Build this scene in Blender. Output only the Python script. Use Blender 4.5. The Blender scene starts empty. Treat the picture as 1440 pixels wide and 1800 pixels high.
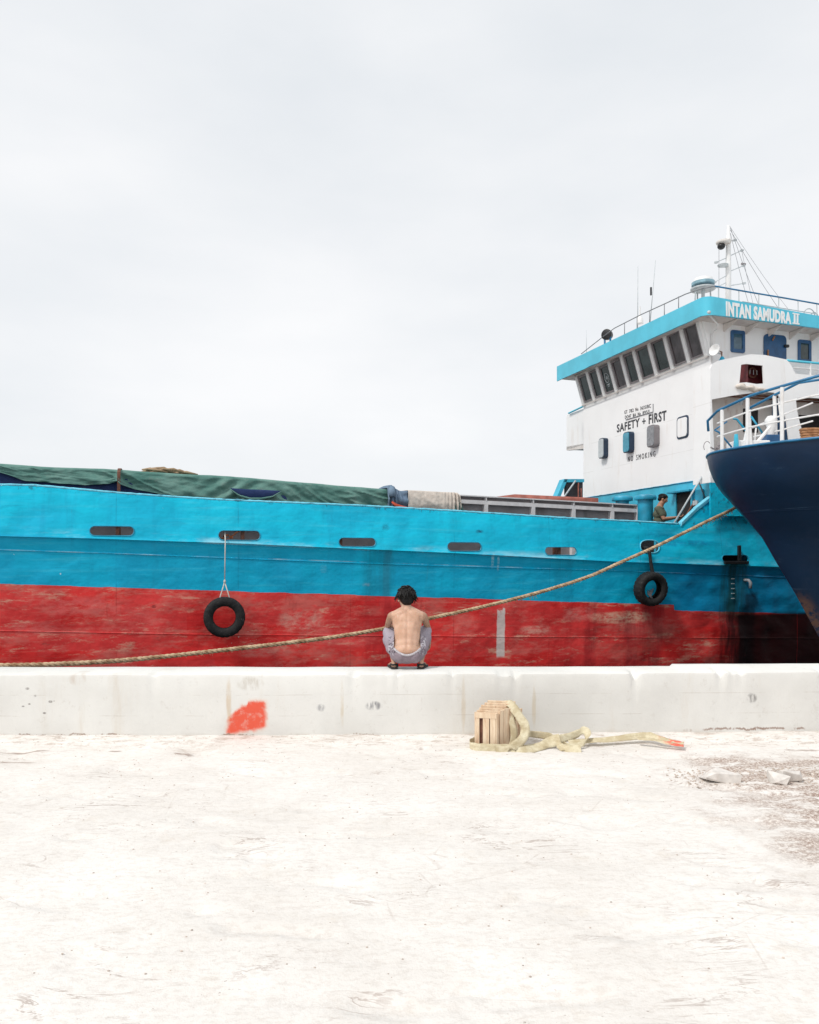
import bpy, bmesh, math, random
from mathutils import Vector, Matrix, noise, geometry, Quaternion
random.seed(7)
sc = bpy.context.scene
COL = sc.collection
R = math.radians
# ------------------------------------------------------------------ camera, world, sun, exposure
F, CX, HZ, CAMZ = 1300.0, 720.0, 980.0, 1.96        # measured from the photograph (1440 x 1800)
cd = bpy.data.cameras.new('camera'); cam = bpy.data.objects.new('camera', cd); COL.objects.link(cam)
cam.location = (0, 0, CAMZ); cam.rotation_euler = (R(90), 0, 0)
cd.sensor_fit = 'VERTICAL'; cd.sensor_height = 36; cd.sensor_width = 36; cd.lens = F / 1800 * 36
cd.shift_y = 80 / 1800; cd.clip_end = 9000; cd.clip_start = .05
sc.camera = cam
SUN_EL, SUN_AZ = 52, 232          # azimuth clockwise from +Y (north): sun behind the camera, to the left
w = bpy.data.worlds.new('World'); sc.world = w; w.use_nodes = True
nt = w.node_tree; nt.nodes.clear()
wo = nt.nodes.new('ShaderNodeOutputWorld'); mx = nt.nodes.new('ShaderNodeMixShader')
b1 = nt.nodes.new('ShaderNodeBackground'); b2 = nt.nodes.new('ShaderNodeBackground')
sky = nt.nodes.new('ShaderNodeTexSky'); sky.sky_type = 'NISHITA'; sky.sun_disc = False
sky.sun_elevation = R(SUN_EL); sky.sun_rotation = R(SUN_AZ)
nt.links.new(sky.outputs[0], b1.inputs[0]); b1.inputs[1].default_value = .1
tc = nt.nodes.new('ShaderNodeTexCoord'); mp = nt.nodes.new('ShaderNodeMapping'); mp.inputs['Scale'].default_value = (1, 1, 2.6)
nz = nt.nodes.new('ShaderNodeTexNoise'); nz.inputs['Scale'].default_value = 1.7; nz.inputs['Detail'].default_value = 8; nz.inputs['Roughness'].default_value = .5
cr = nt.nodes.new('ShaderNodeValToRGB'); cr.color_ramp.elements[0].position = .3; cr.color_ramp.elements[1].position = .72
cr.color_ramp.elements[0].color = (.72, .755, .79, 1); cr.color_ramp.elements[1].color = (.91, .913, .92, 1)
nt.links.new(tc.outputs['Generated'], mp.inputs[0]); nt.links.new(mp.outputs[0], nz.inputs['Vector'])
nt.links.new(nz.outputs[0], cr.inputs[0]); nt.links.new(cr.outputs[0], b2.inputs[0]); b2.inputs[1].default_value = .82
mx.inputs[0].default_value = .95
nt.links.new(b1.outputs[0], mx.inputs[1]); nt.links.new(b2.outputs[0], mx.inputs[2]); nt.links.new(mx.outputs[0], wo.inputs[0])
sd = bpy.data.lights.new('sun', 'SUN'); sun = bpy.data.objects.new('sun', sd); COL.objects.link(sun)
sd.energy = 1.7; sd.angle = R(9); sd.color = (1, .96, .9)
az = R(SUN_AZ); el = R(SUN_EL)
sun.rotation_euler = Vector((math.sin(az) * math.cos(el), math.cos(az) * math.cos(el), math.sin(el))).to_track_quat('Z', 'Y').to_euler()
sc.view_settings.view_transform = 'Standard'; sc.view_settings.look = 'None'; sc.view_settings.exposure = 0.42; sc.view_settings.gamma = 1
# ------------------------------------------------------------------ photo pixel -> point in the ship's own frame
PSI = R(15.9); C_, S_ = math.cos(PSI), math.sin(PSI); Y0 = 14.5
def PX(px, py, t=0.0):
    k = (px - CX) / F; Y = (t + Y0 * C_) / (C_ - S_ * k)
    return k * Y * C_ + (Y - Y0) * S_, CAMZ - (py - HZ) / F * Y
def PF(px, py, u):
    k = (px - CX) / F; Y = (u + Y0 * S_) / (k * C_ + S_)
    return -k * Y * S_ + (Y - Y0) * C_, CAMZ - (py - HZ) / F * Y
def PY(px, py, Y):
    return (px - CX) / F * Y, CAMZ - (py - HZ) / F * Y
def lerpf(pts):
    pts = sorted(pts)
    def f(x):
        if x <= pts[0][0]: a, b = pts[0], pts[1]
        elif x >= pts[-1][0]: a, b = pts[-2], pts[-1]
        else:
            for a, b in zip(pts, pts[1:]):
                if a[0] <= x <= b[0]: break
        return a[1] + (b[1] - a[1]) * (x - a[0]) / (b[0] - a[0] + 1e-9)
    return f
def nz3(x, y, z=0.0, o=2):
    s = 0; a = 1
    for i in range(o):
        s += a * noise.noise((x, y, z)); x *= 2.1; y *= 2.1; z *= 2.1; a *= .5
    return s
def sstep(a, b, x):
    v = max(0, min(1, (x - a) / (b - a))); return v * v * (3 - 2 * v)
# ------------------------------------------------------------------ mesh builder
class MB:
    def __init__(s): s.v = []; s.f = []
    def add(s, vs, fs):
        o = len(s.v); s.v += [tuple(v) for v in vs]; s.f += [tuple(i + o for i in f) for f in fs]; return s
    def box(s, lo, hi, M=None):
        x0, y0, z0 = lo; x1, y1, z1 = hi
        vs = [Vector(p) for p in ((x0,y0,z0),(x1,y0,z0),(x1,y1,z0),(x0,y1,z0),(x0,y0,z1),(x1,y0,z1),(x1,y1,z1),(x0,y1,z1))]
        if M: vs = [M @ v for v in vs]
        return s.add(vs, [(0,3,2,1),(4,5,6,7),(0,1,5,4),(1,2,6,5),(2,3,7,6),(3,0,4,7)])
    def tube(s, pts, r, seg=8, closed=False, caps=True):
        pts = [Vector(p) for p in pts]; n = len(pts)
        rs = r if isinstance(r, (list, tuple)) else [r] * n
        vs = []; up = None
        for i, p in enumerate(pts):
            a = pts[(i - 1) % n] if (closed or i) else p; b = pts[(i + 1) % n] if (closed or i < n - 1) else p
            d = (b - a).normalized() if (b - a).length > 1e-9 else Vector((0, 0, 1))
            if up is None: up = d.orthogonal().normalized()
            up = (up - d * up.dot(d)); up = up.normalized() if up.length > 1e-6 else d.orthogonal().normalized()
            w_ = d.cross(up)
            for k in range(seg):
                q = 2 * math.pi * k / seg; vs.append(p + (up * math.cos(q) + w_ * math.sin(q)) * rs[i])
        fs = []
        for i in range(n if closed else n - 1):
            j = (i + 1) % n
            for k in range(seg):
                l = (k + 1) % seg; fs.append((i*seg+k, i*seg+l, j*seg+l, j*seg+k))
        if caps and not closed: fs += [tuple(range(seg))[::-1], tuple((n-1)*seg+k for k in range(seg))]
        return s.add(vs, fs)
    def lathe(s, prof, seg=20, M=None):       # prof: (radius, height) pairs
        vs = []; n = len(prof)
        for r, h in prof:
            for k in range(seg):
                q = 2*math.pi*k/seg; vs.append(Vector((r*math.cos(q), r*math.sin(q), h)))
        if M: vs = [M @ v for v in vs]
        fs = [(i*seg+k, i*seg+(k+1) % seg, (i+1)*seg+(k+1) % seg, (i+1)*seg+k) for i in range(n-1) for k in range(seg)]
        fs += [tuple(range(seg))[::-1], tuple((n-1)*seg+k for k in range(seg))]
        return s.add(vs, fs)
    def ell(s, c, r, M=None, seg=16, rings=10):
        vs = [Vector((0, 0, r[2]))]
        for i in range(1, rings):
            a = math.pi*i/rings
            for k in range(seg):
                q = 2*math.pi*k/seg; vs.append(Vector((r[0]*math.sin(a)*math.cos(q), r[1]*math.sin(a)*math.sin(q), r[2]*math.cos(a))))
        vs.append(Vector((0, 0, -r[2])))
        c = Vector(c); vs = [(M @ v if M else v) + c for v in vs]
        fs = [(0, 1+k, 1+(k+1) % seg) for k in range(seg)]
        for i in range(rings-2):
            a = 1+i*seg; b = a+seg
            fs += [(a+k, b+k, b+(k+1) % seg, a+(k+1) % seg) for k in range(seg)]
        a = 1+(rings-2)*seg; l = len(vs)-1
        fs += [(l, a+(k+1) % seg, a+k) for k in range(seg)]
        return s.add(vs, fs)
    def cap(s, p0, r0, p1, r1, seg=12):       # tapered capsule, closed
        p0 = Vector(p0); p1 = Vector(p1); d = (p1-p0).normalized()
        pts = []; rs = []
        for a in (80, 55, 28): pts.append(p0 - d*r0*math.sin(R(a))); rs.append(r0*math.cos(R(a)))
        pts.append(p0); rs.append(r0); pts.append(p0.lerp(p1, .5)); rs.append((r0+r1)/2); pts.append(p1); rs.append(r1)
        for a in (28, 55, 80): pts.append(p1 + d*r1*math.sin(R(a))); rs.append(r1*math.cos(R(a)))
        return s.tube(pts, rs, seg)
    def grid(s, fn, nu, nv):
        return s.add([fn(i/nu, j/nv) for j in range(nv+1) for i in range(nu+1)],
                     [(j*(nu+1)+i, j*(nu+1)+i+1, (j+1)*(nu+1)+i+1, (j+1)*(nu+1)+i) for j in range(nv) for i in range(nu)])
    def plate(s, outer, holes, fn, th):       # 2-D polygon with holes; fn(a, b, depth) -> point; closed slab
        loops = [outer] + holes; flat = [p for l in loops for p in l]
        tris = geometry.tessellate_polygon([[Vector((p[0], p[1], 0)) for p in l] for l in loops])
        n = len(flat); o = 0
        fs = [tuple(t) for t in tris] + [tuple(n+i for i in t[::-1]) for t in tris]
        for l in loops:
            m = len(l); fs += [(o+i, o+(i+1) % m, n+o+(i+1) % m, n+o+i) for i in range(m)]; o += m
        return s.add([fn(a, b, 0) for a, b in flat] + [fn(a, b, th) for a, b in flat], fs)
    def mesh(s, name):
        me = bpy.data.meshes.new(name); me.from_pydata(s.v, [], s.f); me.update()
        bm = bmesh.new(); bm.from_mesh(me); bmesh.ops.recalc_face_normals(bm, faces=bm.faces); bm.to_mesh(me); bm.free()
        return me
    def build(s, name, mat, parent=None, smooth=False, bevel=0, solid=0):
        me = s.mesh(name); o = bpy.data.objects.new(name, me); COL.objects.link(o)
        if mat: me.materials.append(mat)
        if smooth is True: me.polygons.foreach_set('use_smooth', [True]*len(me.polygons))
        elif smooth:
            me.polygons.foreach_set('use_smooth', [True]*len(me.polygons)); me.set_sharp_from_angle(angle=R(smooth))
        if solid:
            m = o.modifiers.new('s', 'SOLIDIFY'); m.thickness = solid; m.offset = 0
        if bevel:
            m = o.modifiers.new('b', 'BEVEL'); m.width = bevel; m.segments = 2; m.limit_method = 'ANGLE'
        if parent: o.parent = parent
        return o
def realize(o):                                # bake the modifiers into the mesh
    dg = bpy.context.evaluated_depsgraph_get(); me = bpy.data.meshes.new_from_object(o.evaluated_get(dg))
    o.modifiers.clear(); o.data = me; return o
def blob(mb, name, mat, parent, vox=.01, it=6, fac=.5):
    o = mb.build(name, mat, parent)
    m = o.modifiers.new('r', 'REMESH'); m.mode = 'VOXEL'; m.voxel_size = vox; m.use_smooth_shade = True
    if it: m = o.modifiers.new('s', 'SMOOTH'); m.iterations = it; m.factor = fac
    realize(o); o.data.polygons.foreach_set('use_smooth', [True]*len(o.data.polygons))
    if not o.data.materials: o.data.materials.append(mat)
    return o
def sep(o):                                    # loose pieces of a repeat become parts of their own
    bm = bmesh.new(); bm.from_mesh(o.data); bm.verts.ensure_lookup_table(); seen = set(); isl = []
    for v in bm.verts:
        if v in seen: continue
        st_ = [v]; seen.add(v); cur = []
        while st_:
            q = st_.pop(); cur.append(q.index)
            for e in q.link_edges:
                w2_ = e.other_vert(q)
                if w2_ not in seen: seen.add(w2_); st_.append(w2_)
        isl.append(cur)
    bm.free()
    if len(isl) < 2: return o
    src = o.data; mats = list(src.materials); sm_ = src.polygons[0].use_smooth; pol = [tuple(p.vertices) for p in src.polygons]; co_ = [v.co.copy() for v in src.vertices]
    for k_, cur in enumerate(isl):
        mp_ = {a: i for i, a in enumerate(sorted(cur))}; me = bpy.data.meshes.new(o.name.split('.')[0])
        me.from_pydata([co_[a] for a in sorted(cur)], [], [tuple(mp_[a] for a in p) for p in pol if p[0] in mp_])
        for m_ in mats: me.materials.append(m_)
        if sm_: me.polygons.foreach_set('use_smooth', [True]*len(me.polygons)); me.set_sharp_from_angle(angle=R(40))
        if k_ == 0: o.data = me
        else:
            c_ = o.copy(); c_.data = me; COL.objects.link(c_)
    return o
def thing(name, label, cat, loc=(0, 0, 0), rz=0, group=None, kind=None):
    o = bpy.data.objects.new(name, None); COL.objects.link(o); o.location = loc; o.rotation_euler = (0, 0, rz); o.empty_display_size = .2
    return tag(o, label, cat, group, kind)
def tag(o, label=None, cat=None, group=None, kind=None):
    if label: o['label'] = label
    if cat: o['category'] = cat
    if group: o['group'] = group
    if kind: o['kind'] = kind
    return o
def text_mesh(body, size, off, fn, name, mat, parent, sx=1.0, spacing=1.0, ext=.004):
    c = bpy.data.curves.new('t', 'FONT'); c.body = body; c.size = size; c.offset = off; c.space_character = spacing; c.extrude = ext; c.resolution_u = 3
    o = bpy.data.objects.new(name, c); COL.objects.link(o)
    me = bpy.data.meshes.new_from_object(o.evaluated_get(bpy.context.evaluated_depsgraph_get()))
    bpy.data.objects.remove(o); xs = [v.co.x for v in me.vertices]; x0 = min(xs); W = max(xs)-x0
    for v in me.vertices: v.co = fn((v.co.x-x0)/W, v.co.y/size, v.co.z)
    me.update(); me.materials.append(mat)
    o = bpy.data.objects.new(name, me); COL.objects.link(o); o.parent = parent; return o
# ------------------------------------------------------------------ material graph helper
class G:
    def __init__(s, name, rough=.6, metal=0.0, spec=.5):
        s.m = bpy.data.materials.new(name); s.m.use_nodes = True; s.nt = s.m.node_tree
        s.b = s.nt.nodes['Principled BSDF']; s.b.inputs['Roughness'].default_value = rough; s.b.inputs['Metallic'].default_value = metal
        s.b.inputs['Specular IOR Level'].default_value = spec
        tc = s.nt.nodes.new('ShaderNodeTexCoord'); s.co = tc.outputs['Object']
        sp = s.nt.nodes.new('ShaderNodeSeparateXYZ'); s.nt.links.new(s.co, sp.inputs[0]); s.x, s.y, s.z = sp.outputs
    def setin(s, sock, v):
        if hasattr(v, 'links') or isinstance(v, bpy.types.NodeSocket): s.nt.links.new(v, sock)
        elif isinstance(v, (tuple, list)): sock.default_value = tuple(v) + ((1,) if len(v) == 3 and len(sock.default_value) == 4 else ())
        else: sock.default_value = v
    def M(s, op, a, b=0.0, c=None, clamp=False):
        n = s.nt.nodes.new('ShaderNodeMath'); n.operation = op; n.use_clamp = clamp
        s.setin(n.inputs[0], a); s.setin(n.inputs[1], b)
        if c is not None: s.setin(n.inputs[2], c)
        return n.outputs[0]
    def noise(s, scale=1, detail=4, rough=.55, sc3=(1, 1, 1), off=(0, 0, 0), dist=0):
        mp = s.nt.nodes.new('ShaderNodeMapping'); s.nt.links.new(s.co, mp.inputs[0]); mp.inputs['Scale'].default_value = sc3; mp.inputs['Location'].default_value = off
        n = s.nt.nodes.new('ShaderNodeTexNoise'); n.inputs['Scale'].default_value = scale; n.inputs['Detail'].default_value = detail; n.inputs['Roughness'].default_value = rough
        n.inputs['Distortion'].default_value = dist
        s.nt.links.new(mp.outputs[0], n.inputs['Vector']); return n.outputs[0]
    def voro(s, scale=1, sc3=(1, 1, 1), out='Color', feature='F1', metric=None):
        mp = s.nt.nodes.new('ShaderNodeMapping'); s.nt.links.new(s.co, mp.inputs[0]); mp.inputs['Scale'].default_value = sc3
        n = s.nt.nodes.new('ShaderNodeTexVoronoi'); n.inputs['Scale'].default_value = scale; n.feature = feature
        if metric: n.distance = metric
        s.nt.links.new(mp.outputs[0], n.inputs['Vector']); return n.outputs[out]
    def ss(s, v, a, b):                       # smoothstep (a may exceed b for a falling edge)
        n = s.nt.nodes.new('ShaderNodeMapRange'); n.interpolation_type = 'SMOOTHSTEP'
        s.setin(n.inputs[0], v); inv = a > b
        n.inputs[1].default_value = min(a, b); n.inputs[2].default_value = max(a, b)
        n.inputs[3].default_value = 1.0 if inv else 0.0; n.inputs[4].default_value = 0.0 if inv else 1.0
        return n.outputs[0]
    def mix(s, f, a, b, mode='MIX'):
        n = s.nt.nodes.new('ShaderNodeMix'); n.data_type = 'RGBA'; n.blend_type = mode
        s.setin(n.inputs[0], f); s.setin(n.inputs[6], a); s.setin(n.inputs[7], b); return n.outputs[2]
    def mul(s, *a):
        r = a[0]
        for q in a[1:]: r = s.M('MULTIPLY', r, q)
        return r
    def band(s, v, a, b, e):
        return s.mul(s.ss(v, a-e, a+e), s.ss(v, b+e, b-e))
    def bump(s, h, strength=.3, dist=.02):
        n = s.nt.nodes.new('ShaderNodeBump'); n.inputs['Strength'].default_value = strength; n.inputs['Distance'].default_value = dist
        s.setin(n.inputs['Height'], h); s.nt.links.new(n.outputs[0], s.b.inputs['Normal'])
    def done(s, col, rough=None):
        s.setin(s.b.inputs['Base Color'], col)
        if rough is not None: s.setin(s.b.inputs['Roughness'], rough)
        return s.m
def simple(name, col, rough=.55, metal=0.0, var=.25, scale=6, dirt=None, dirt_amt=.35, bump=.15, spec=.5):
    g = G(name, rough, metal, spec)
    n = g.noise(scale, 5, .6); d = tuple(c*(1-var) for c in col); l = tuple(min(.9, c*(1+var*.6)) for c in col)
    c = g.mix(g.ss(n, .3, .7), d, l)
    if dirt: c = g.mix(g.M('MULTIPLY', g.ss(g.noise(scale*.8, 6, .7, (1, 1, .35), (4, 2, 1)), .52, .75), dirt_amt), c, dirt)
    if bump: g.bump(g.noise(scale*5, 4), bump, .01)
    return g.done(c)
# ------------------------------------------------------------------ ship lines measured from the photo
def linef(px, t=0.0): return lerpf([PX(x, y, t) for x, y in px])
zt0 = linef([(5,852),(60,853),(215,867),(300,873),(400,879),(640,889),(800,898),(1000,911),(1130,917),(1194,921)], .1)
zk = linef([(5,941),(160,945),(300,950),(400,953),(600,962),(780,970),(880,975),(1080,986),(1300,993)])
zw = linef([(5,967),(180,972),(400,981),(600,989),(780,995),(880,998),(1080,1003),(1380,1015)])
zr = linef([(5,1027),(67,1030),(180,1032),(360,1038),(587,1045),(780,1051),(880,1054),(1080,1060),(1184,1065)])
zs = linef([(5,1110),(340,1116),(440,1117),(900,1120),(1100,1121)])
uD0, zD0 = PX(1200, 919, .1); uD1, zD1 = PX(1271, 862, .1)
def zt(u):
    if u <= uD0: return zt0(u)
    return min(3.78, zD0 + (zD1-zD0)*(u-uD0)/(uD1-uD0))
zdeck = lambda u: zk(u) - .06
def endcurve(u):
    t = 0
    if u < -10.5: t += .09*(-10.5-u)**1.9
    if u > 15: t += .05*(u-15)**2
    return t
# ------------------------------------------------------------------ materials
def hull_mat():
    g = G('hull_paint', .6, 0, .18)
    x, z = g.x, g.z
    ua, ub = -6.0, 5.0
    def lin(f):
        m = (f(ub)-f(ua))/(ub-ua); return g.M('MULTIPLY_ADD', x, m, f(ua)-m*ua)
    rl = lin(zr); us = PX(1189, 1065)[0]
    rl = g.M('SUBTRACT', rl, g.M('MULTIPLY', g.ss(x, us-.01, us+.01), .115))
    rl = g.M('ADD', rl, g.M('MULTIPLY', g.M('SUBTRACT', g.noise(2.2, 5, .6, (1, 1, .3)), .5), .055))
    red_m = g.ss(g.M('SUBTRACT', z, rl), .006, -.006)
    kl = lin(zk); dk = g.M('SUBTRACT', z, kl)
    # blue paint
    big = g.noise(.9, 5, .6); streak = g.noise(3.0, 5, .65, (1.6, 1, .16)); hor = g.noise(2.0, 6, .7, (.35, 1, 5))
    blue = g.mix(g.ss(big, .35, .65), (.002, .36, .59), (.002, .45, .69))
    blue = g.mix(g.mul(g.ss(dk, -.02, .02), .8), blue, g.mix(g.ss(big, .3, .7), (.004, .47, .70), (.004, .58, .80)))  # bulwark lighter: light on its inward lean painted into the blue
    blue = g.mix(g.mul(g.ss(streak, .5, .8), .4), blue, (.006, .25, .42))
    blue = g.mix(g.mul(g.ss(hor, .5, .72), .32), blue, (.08, .60, .76))
    blue = g.mix(g.mul(g.ss(g.noise(5, 7, .8, (.3, 1, 4.5), (8, 1, 3)), .55, .70), .40), blue, (.003, .20, .36))
    # scuffs along the knuckle, with its light streak painted in
    sc_ = g.mul(g.ss(dk, .17, .0), g.ss(dk, -.02, -.0), g.ss(g.noise(1.5, 6, .7, (.5, 1, 2.2), (3, 1, 2)), .46, .68))
    blue = g.mix(g.mul(sc_, .62), blue, (.45, .72, .82))
    # repainted panels of slightly different blue
    pv = g.voro(1.0, (.55, 1, 1.3), 'Color', 'F1', 'CHEBYCHEV')
    blue = g.mix(g.mul(g.ss(pv, .55, .6), .13), blue, (.006, .28, .50))
    # chips and small scratches
    chip = g.mul(g.ss(g.noise(13, 5, .75, (1, 1, .8)), .70, .745), g.ss(g.noise(.8, 3, .5, (1, 1, 1), (9, 3, 5)), .45, .6))
    blue = g.mix(chip, blue, (.03, .12, .2))
    wchip = g.mul(g.ss(g.noise(17, 4, .7, (.8, 1, .5), (5, 5, 5)), .735, .76), g.ss(g.noise(1.1, 3, .5, (1, 1, 1), (2, 8, 5)), .48, .6))
    blue = g.mix(g.mul(wchip, .8), blue, (.62, .74, .78))
    # red paint
    rb = g.noise(1.1, 6, .65, (1, 1, 1.5), (7, 0, 3))
    red = g.mix(g.ss(rb, .35, .65), (.58, .018, .018), (.80, .045, .042))
    pr = g.voro(1.0, (.62, 1, .9), 'Color', 'F1', 'CHEBYCHEV')
    red = g.mix(g.mul(g.ss(pr, .5, .55), .35), red, (.66, .07, .07))
    pk = g.mul(g.ss(g.noise(1.8, 7, .75, (.55, 1, 1.5), (1, 2, 3)), .48, .64), .66)
    red = g.mix(pk, red, (.66, .17, .14))
    hs = g.ss(g.noise(3.0, 7, .8, (.22, 1, 6), (2, 2, 9)), .56, .70)
    red = g.mix(g.mul(hs, .42), red, (.62, .26, .20))
    red = g.mix(g.mul(g.ss(g.noise(2.2, 7, .8, (.5, 1, 2.2), (11, 2, 9)), .55, .66), .62), red, (.72, .44, .32))
    red = g.mix(g.mul(g.ss(g.noise(2.5, 6, .7, (.8, 1, .35), (1, 6, 9)), .56, .78), .5), red, (.22, .02, .02))
    red = g.mix(g.mul(g.ss(g.noise(5, 6, .75, (.5, 1, 1.6), (21, 6, 9)), .62, .72), .6), red, (.26, .06, .05))
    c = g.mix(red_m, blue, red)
    # weld seams catch dirt / worn paint
    for f, amt in ((zw, .55), (zs, .35)):
        d = g.M('ABSOLUTE', g.M('SUBTRACT', z, lin(f)))
        c = g.mix(g.mul(g.ss(d, .016, .004), g.ss(g.noise(1.5, 5, .7, (1, 1, .2)), .42, .75), amt), c, (.62, .72, .74) if f is zw else (.75, .36, .33))
    # outlet stains (dark algae runs), and shade painted into the hull colour
    def stain_or_shade(px0, px1, ptop, col, amt, e=.07, lo=.2, redcol=None):
        nonlocal c
        if redcol: col = g.mix(red_m, col, redcol)
        a = PX(px0, 1000)[0]; b = PX(px1, 1000)[0]; zt_ = PX((px0+px1)/2, ptop)[1]
        wob = g.M('MULTIPLY_ADD', g.noise(2.0, 5, .65, (1, 1, .35), (px0, 0, 0)), .34, -.17)
        xx = g.M('ADD', x, wob)
        m = g.mul(g.band(xx, a, b, e), g.ss(z, zt_+.02, zt_-.10), g.ss(g.noise(6, 6, .7, (2.2, 1, .22), (px0, 3, 0)), lo, lo+.4), amt)
        c = g.mix(m, c, col)
    stain_or_shade(640, 690, 962, (.008, .17, .24), .38, .07, .2, (.34, .012, .018))
    stain_or_shade(674, 688, 962, (.03, .10, .14), .32, .03, .2, (.25, .012, .018))
    stain_or_shade(975, 1010, 976, (.006, .22, .36), .4, .07, .2, (.42, .012, .016))
    bz = g.mul(g.ss(g.M('ADD', x, g.M('MULTIPLY', g.noise(2, 5), .8)), PX(1110, 1000)[0]+.4, PX(1225, 1000)[0]+.4), g.ss(dk, .02, -.03), g.M('SUBTRACT', 1.0, red_m), .62)  # shade and sky reflection painted into the lower blue toward the right
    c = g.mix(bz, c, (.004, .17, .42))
    stain_or_shade(1102, 1170, 1062, (.17, .012, .02), .5)  # soft shadow below the right tyre, painted into the red
    stain_or_shade(1284, 1300, 985, (.008, .03, .03), .8, .05, .2, (.012, .006, .008))
    stain_or_shade(1272, 1318, 985, (.012, .07, .075), .7, .06, .2, (.03, .006, .008))
    stain_or_shade(1296, 1500, 1074, (.006, .003, .004), .97, .16, -.25)  # deep shade between the two hulls painted near-black, soot with it
    stain_or_shade(1312, 1335, 1040, (.004, .02, .04), .8, .10, -.1, (.006, .003, .004))
    stain_or_shade(1030, 1050, 1056, (.25, .015, .02), .5)
    def patch(cx, cy, wx, wy, col, amt, ns=6, e0=.5):
        nonlocal c
        U, Zp = PX(cx, cy); k = PX(cx+wx, cy)[0]-U; kz = Zp-PX(cx, cy+wy)[1]
        d = g.M('ADD', g.M('POWER', g.M('ABSOLUTE', g.M('DIVIDE', g.M('SUBTRACT', x, U), k)), 3), g.M('POWER', g.M('ABSOLUTE', g.M('DIVIDE', g.M('SUBTRACT', z, Zp), kz)), 3))
        d = g.M('ADD', d, g.M('MULTIPLY', g.noise(4, 6, .75, (1, 1, 1.6), (cx, 0, cy)), 1.1))
        c = g.mix(g.mul(g.ss(d, 1.5, e0), g.ss(g.noise(ns, 7, .8, (.7, 1, 1.7), (cx, 2, cy)), .36, .62), amt), c, col)
    patch(530, 1092, 46, 24, (.70, .36, .29), .75); patch(1095, 1086, 60, 13, (.74, .50, .36), .85, 9); patch(1020, 1080, 30, 16, (.72, .28, .24), .6)
    patch(150, 1066, 90, 20, (.76, .16, .15), .6); patch(230, 1090, 60, 26, (.74, .13, .12), .5); patch(610, 1115, 60, 30, (.74, .16, .15), .5); patch(470, 1145, 60, 14, (.70, .30, .25), .5)
    patch(820, 1095, 30, 20, (.74, .24, .2), .5); patch(945, 1108, 32, 9, (.72, .40, .32), .7, 9); patch(1110, 1140, 70, 12, (.46, .10, .08), .6); patch(350, 1080, 34, 38, (.46, .010, .014), .55)
    patch(620, 1080, 40, 34, (.48, .012, .016), .5); patch(1150, 1120, 60, 20, (.34, .04, .035), .6); patch(60, 1105, 60, 14, (.72, .2, .18), .5)
    patch(270, 1067, 5, 3, (.01, .01, .012), 1.0, 1); patch(645, 1028, 8, 4, (.45, .35, .38), .3, 12); patch(570, 1000, 7, 9, (.25, .5, .6), .2, 12); patch(105, 1009, 1.6, 2, (.8, .85, .85), 1, 1)
    patch(868, 985, 3, 16, (.4, .66, .74), .6, 12); patch(878, 990, 2.5, 16, (.4, .66, .74), .6, 12); patch(680, 926, 8, 8, (.01, .12, .2), .7, 12); patch(845, 934, 8, 4, (.01, .08, .16), .9, 12); patch(1172, 905, 14, 14, (.2, .6, .72), .5, 12)
    patch(1210, 955, 60, 7, (.004, .17, .40), .6, 9); patch(1165, 938, 30, 8, (.004, .22, .42), .5, 9)
    # vertical butt welds with rust weeping from them
    for k_ in range(-4, 6):
        uu_ = k_*2.11+.95; du_ = g.M('ABSOLUTE', g.M('SUBTRACT', x, uu_))
        c = g.mix(g.mul(g.ss(du_, .012, .003), g.ss(g.noise(2, 5, .7, (1, 1, .6), (k_, 0, 0)), .40, .58), .45), c, g.mix(red_m, (.004, .20, .34), (.34, .02, .02)))
    run = g.mul(g.ss(g.noise(7, 5, .7, (1.6, 1, .10), (31, 0, 0)), .63, .74), g.ss(g.noise(1.3, 4, .6, (1, 1, .8), (5, 31, 0)), .46, .58))
    c = g.mix(g.mul(run, .5), c, g.mix(red_m, (.05, .17, .22), (.24, .03, .02)))
    tl = lin(zt0); edge_ = g.mul(g.ss(g.M('SUBTRACT', tl, z), .10, .02), g.ss(g.noise(9, 6, .8, (1, 1, .5), (1, 1, 8)), .54, .62))
    c = g.mix(g.mul(edge_, .7), c, (.02, .09, .15))
    # white paint run beside the mooring rope
    a, b = PX(877, 1100)[0], PX(891, 1100)[0]; z1, z0 = PX(884, 1064)[1], PX(884, 1156)[1]
    xx = g.M('ADD', x, g.M('MULTIPLY_ADD', g.noise(9, 4), .05, -.025))
    wm = g.mul(g.band(xx, a, b, .012), g.band(z, z0, z1, .03), g.ss(g.M('ADD', g.M('MULTIPLY', g.noise(16, 5, .7, (1, 1, .6)), 1.0), g.M('MULTIPLY', g.ss(z, z1, z1-.32), .32)), .55, .66))
    c = g.mix(g.mul(wm, .9), c, (.66, .60, .57))
    # small marks: barnacle-like pale flakes near the tyre
    uf, zf = PX(425, 1125)
    dd = g.M('ADD', g.M('POWER', g.M('DIVIDE', g.M('SUBTRACT', x, uf), .38), 2), g.M('POWER', g.M('DIVIDE', g.M('SUBTRACT', z, zf), .28), 2))
    c = g.mix(g.mul(g.ss(dd, 1.0, .3), g.ss(g.noise(24, 3, .6), .66, .7)), c, (.75, .55, .5))
    g.bump(g.M('ADD', g.M('MULTIPLY', g.noise(7, 4, .55, (.6, 1, 1.6)), .12), g.M('MULTIPLY', g.noise(1.6, 3, .5, (1, 1, 1.3)), 1.7)), .6, .05)
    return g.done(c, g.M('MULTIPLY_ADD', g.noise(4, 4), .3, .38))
M_hull = hull_mat()
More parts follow.
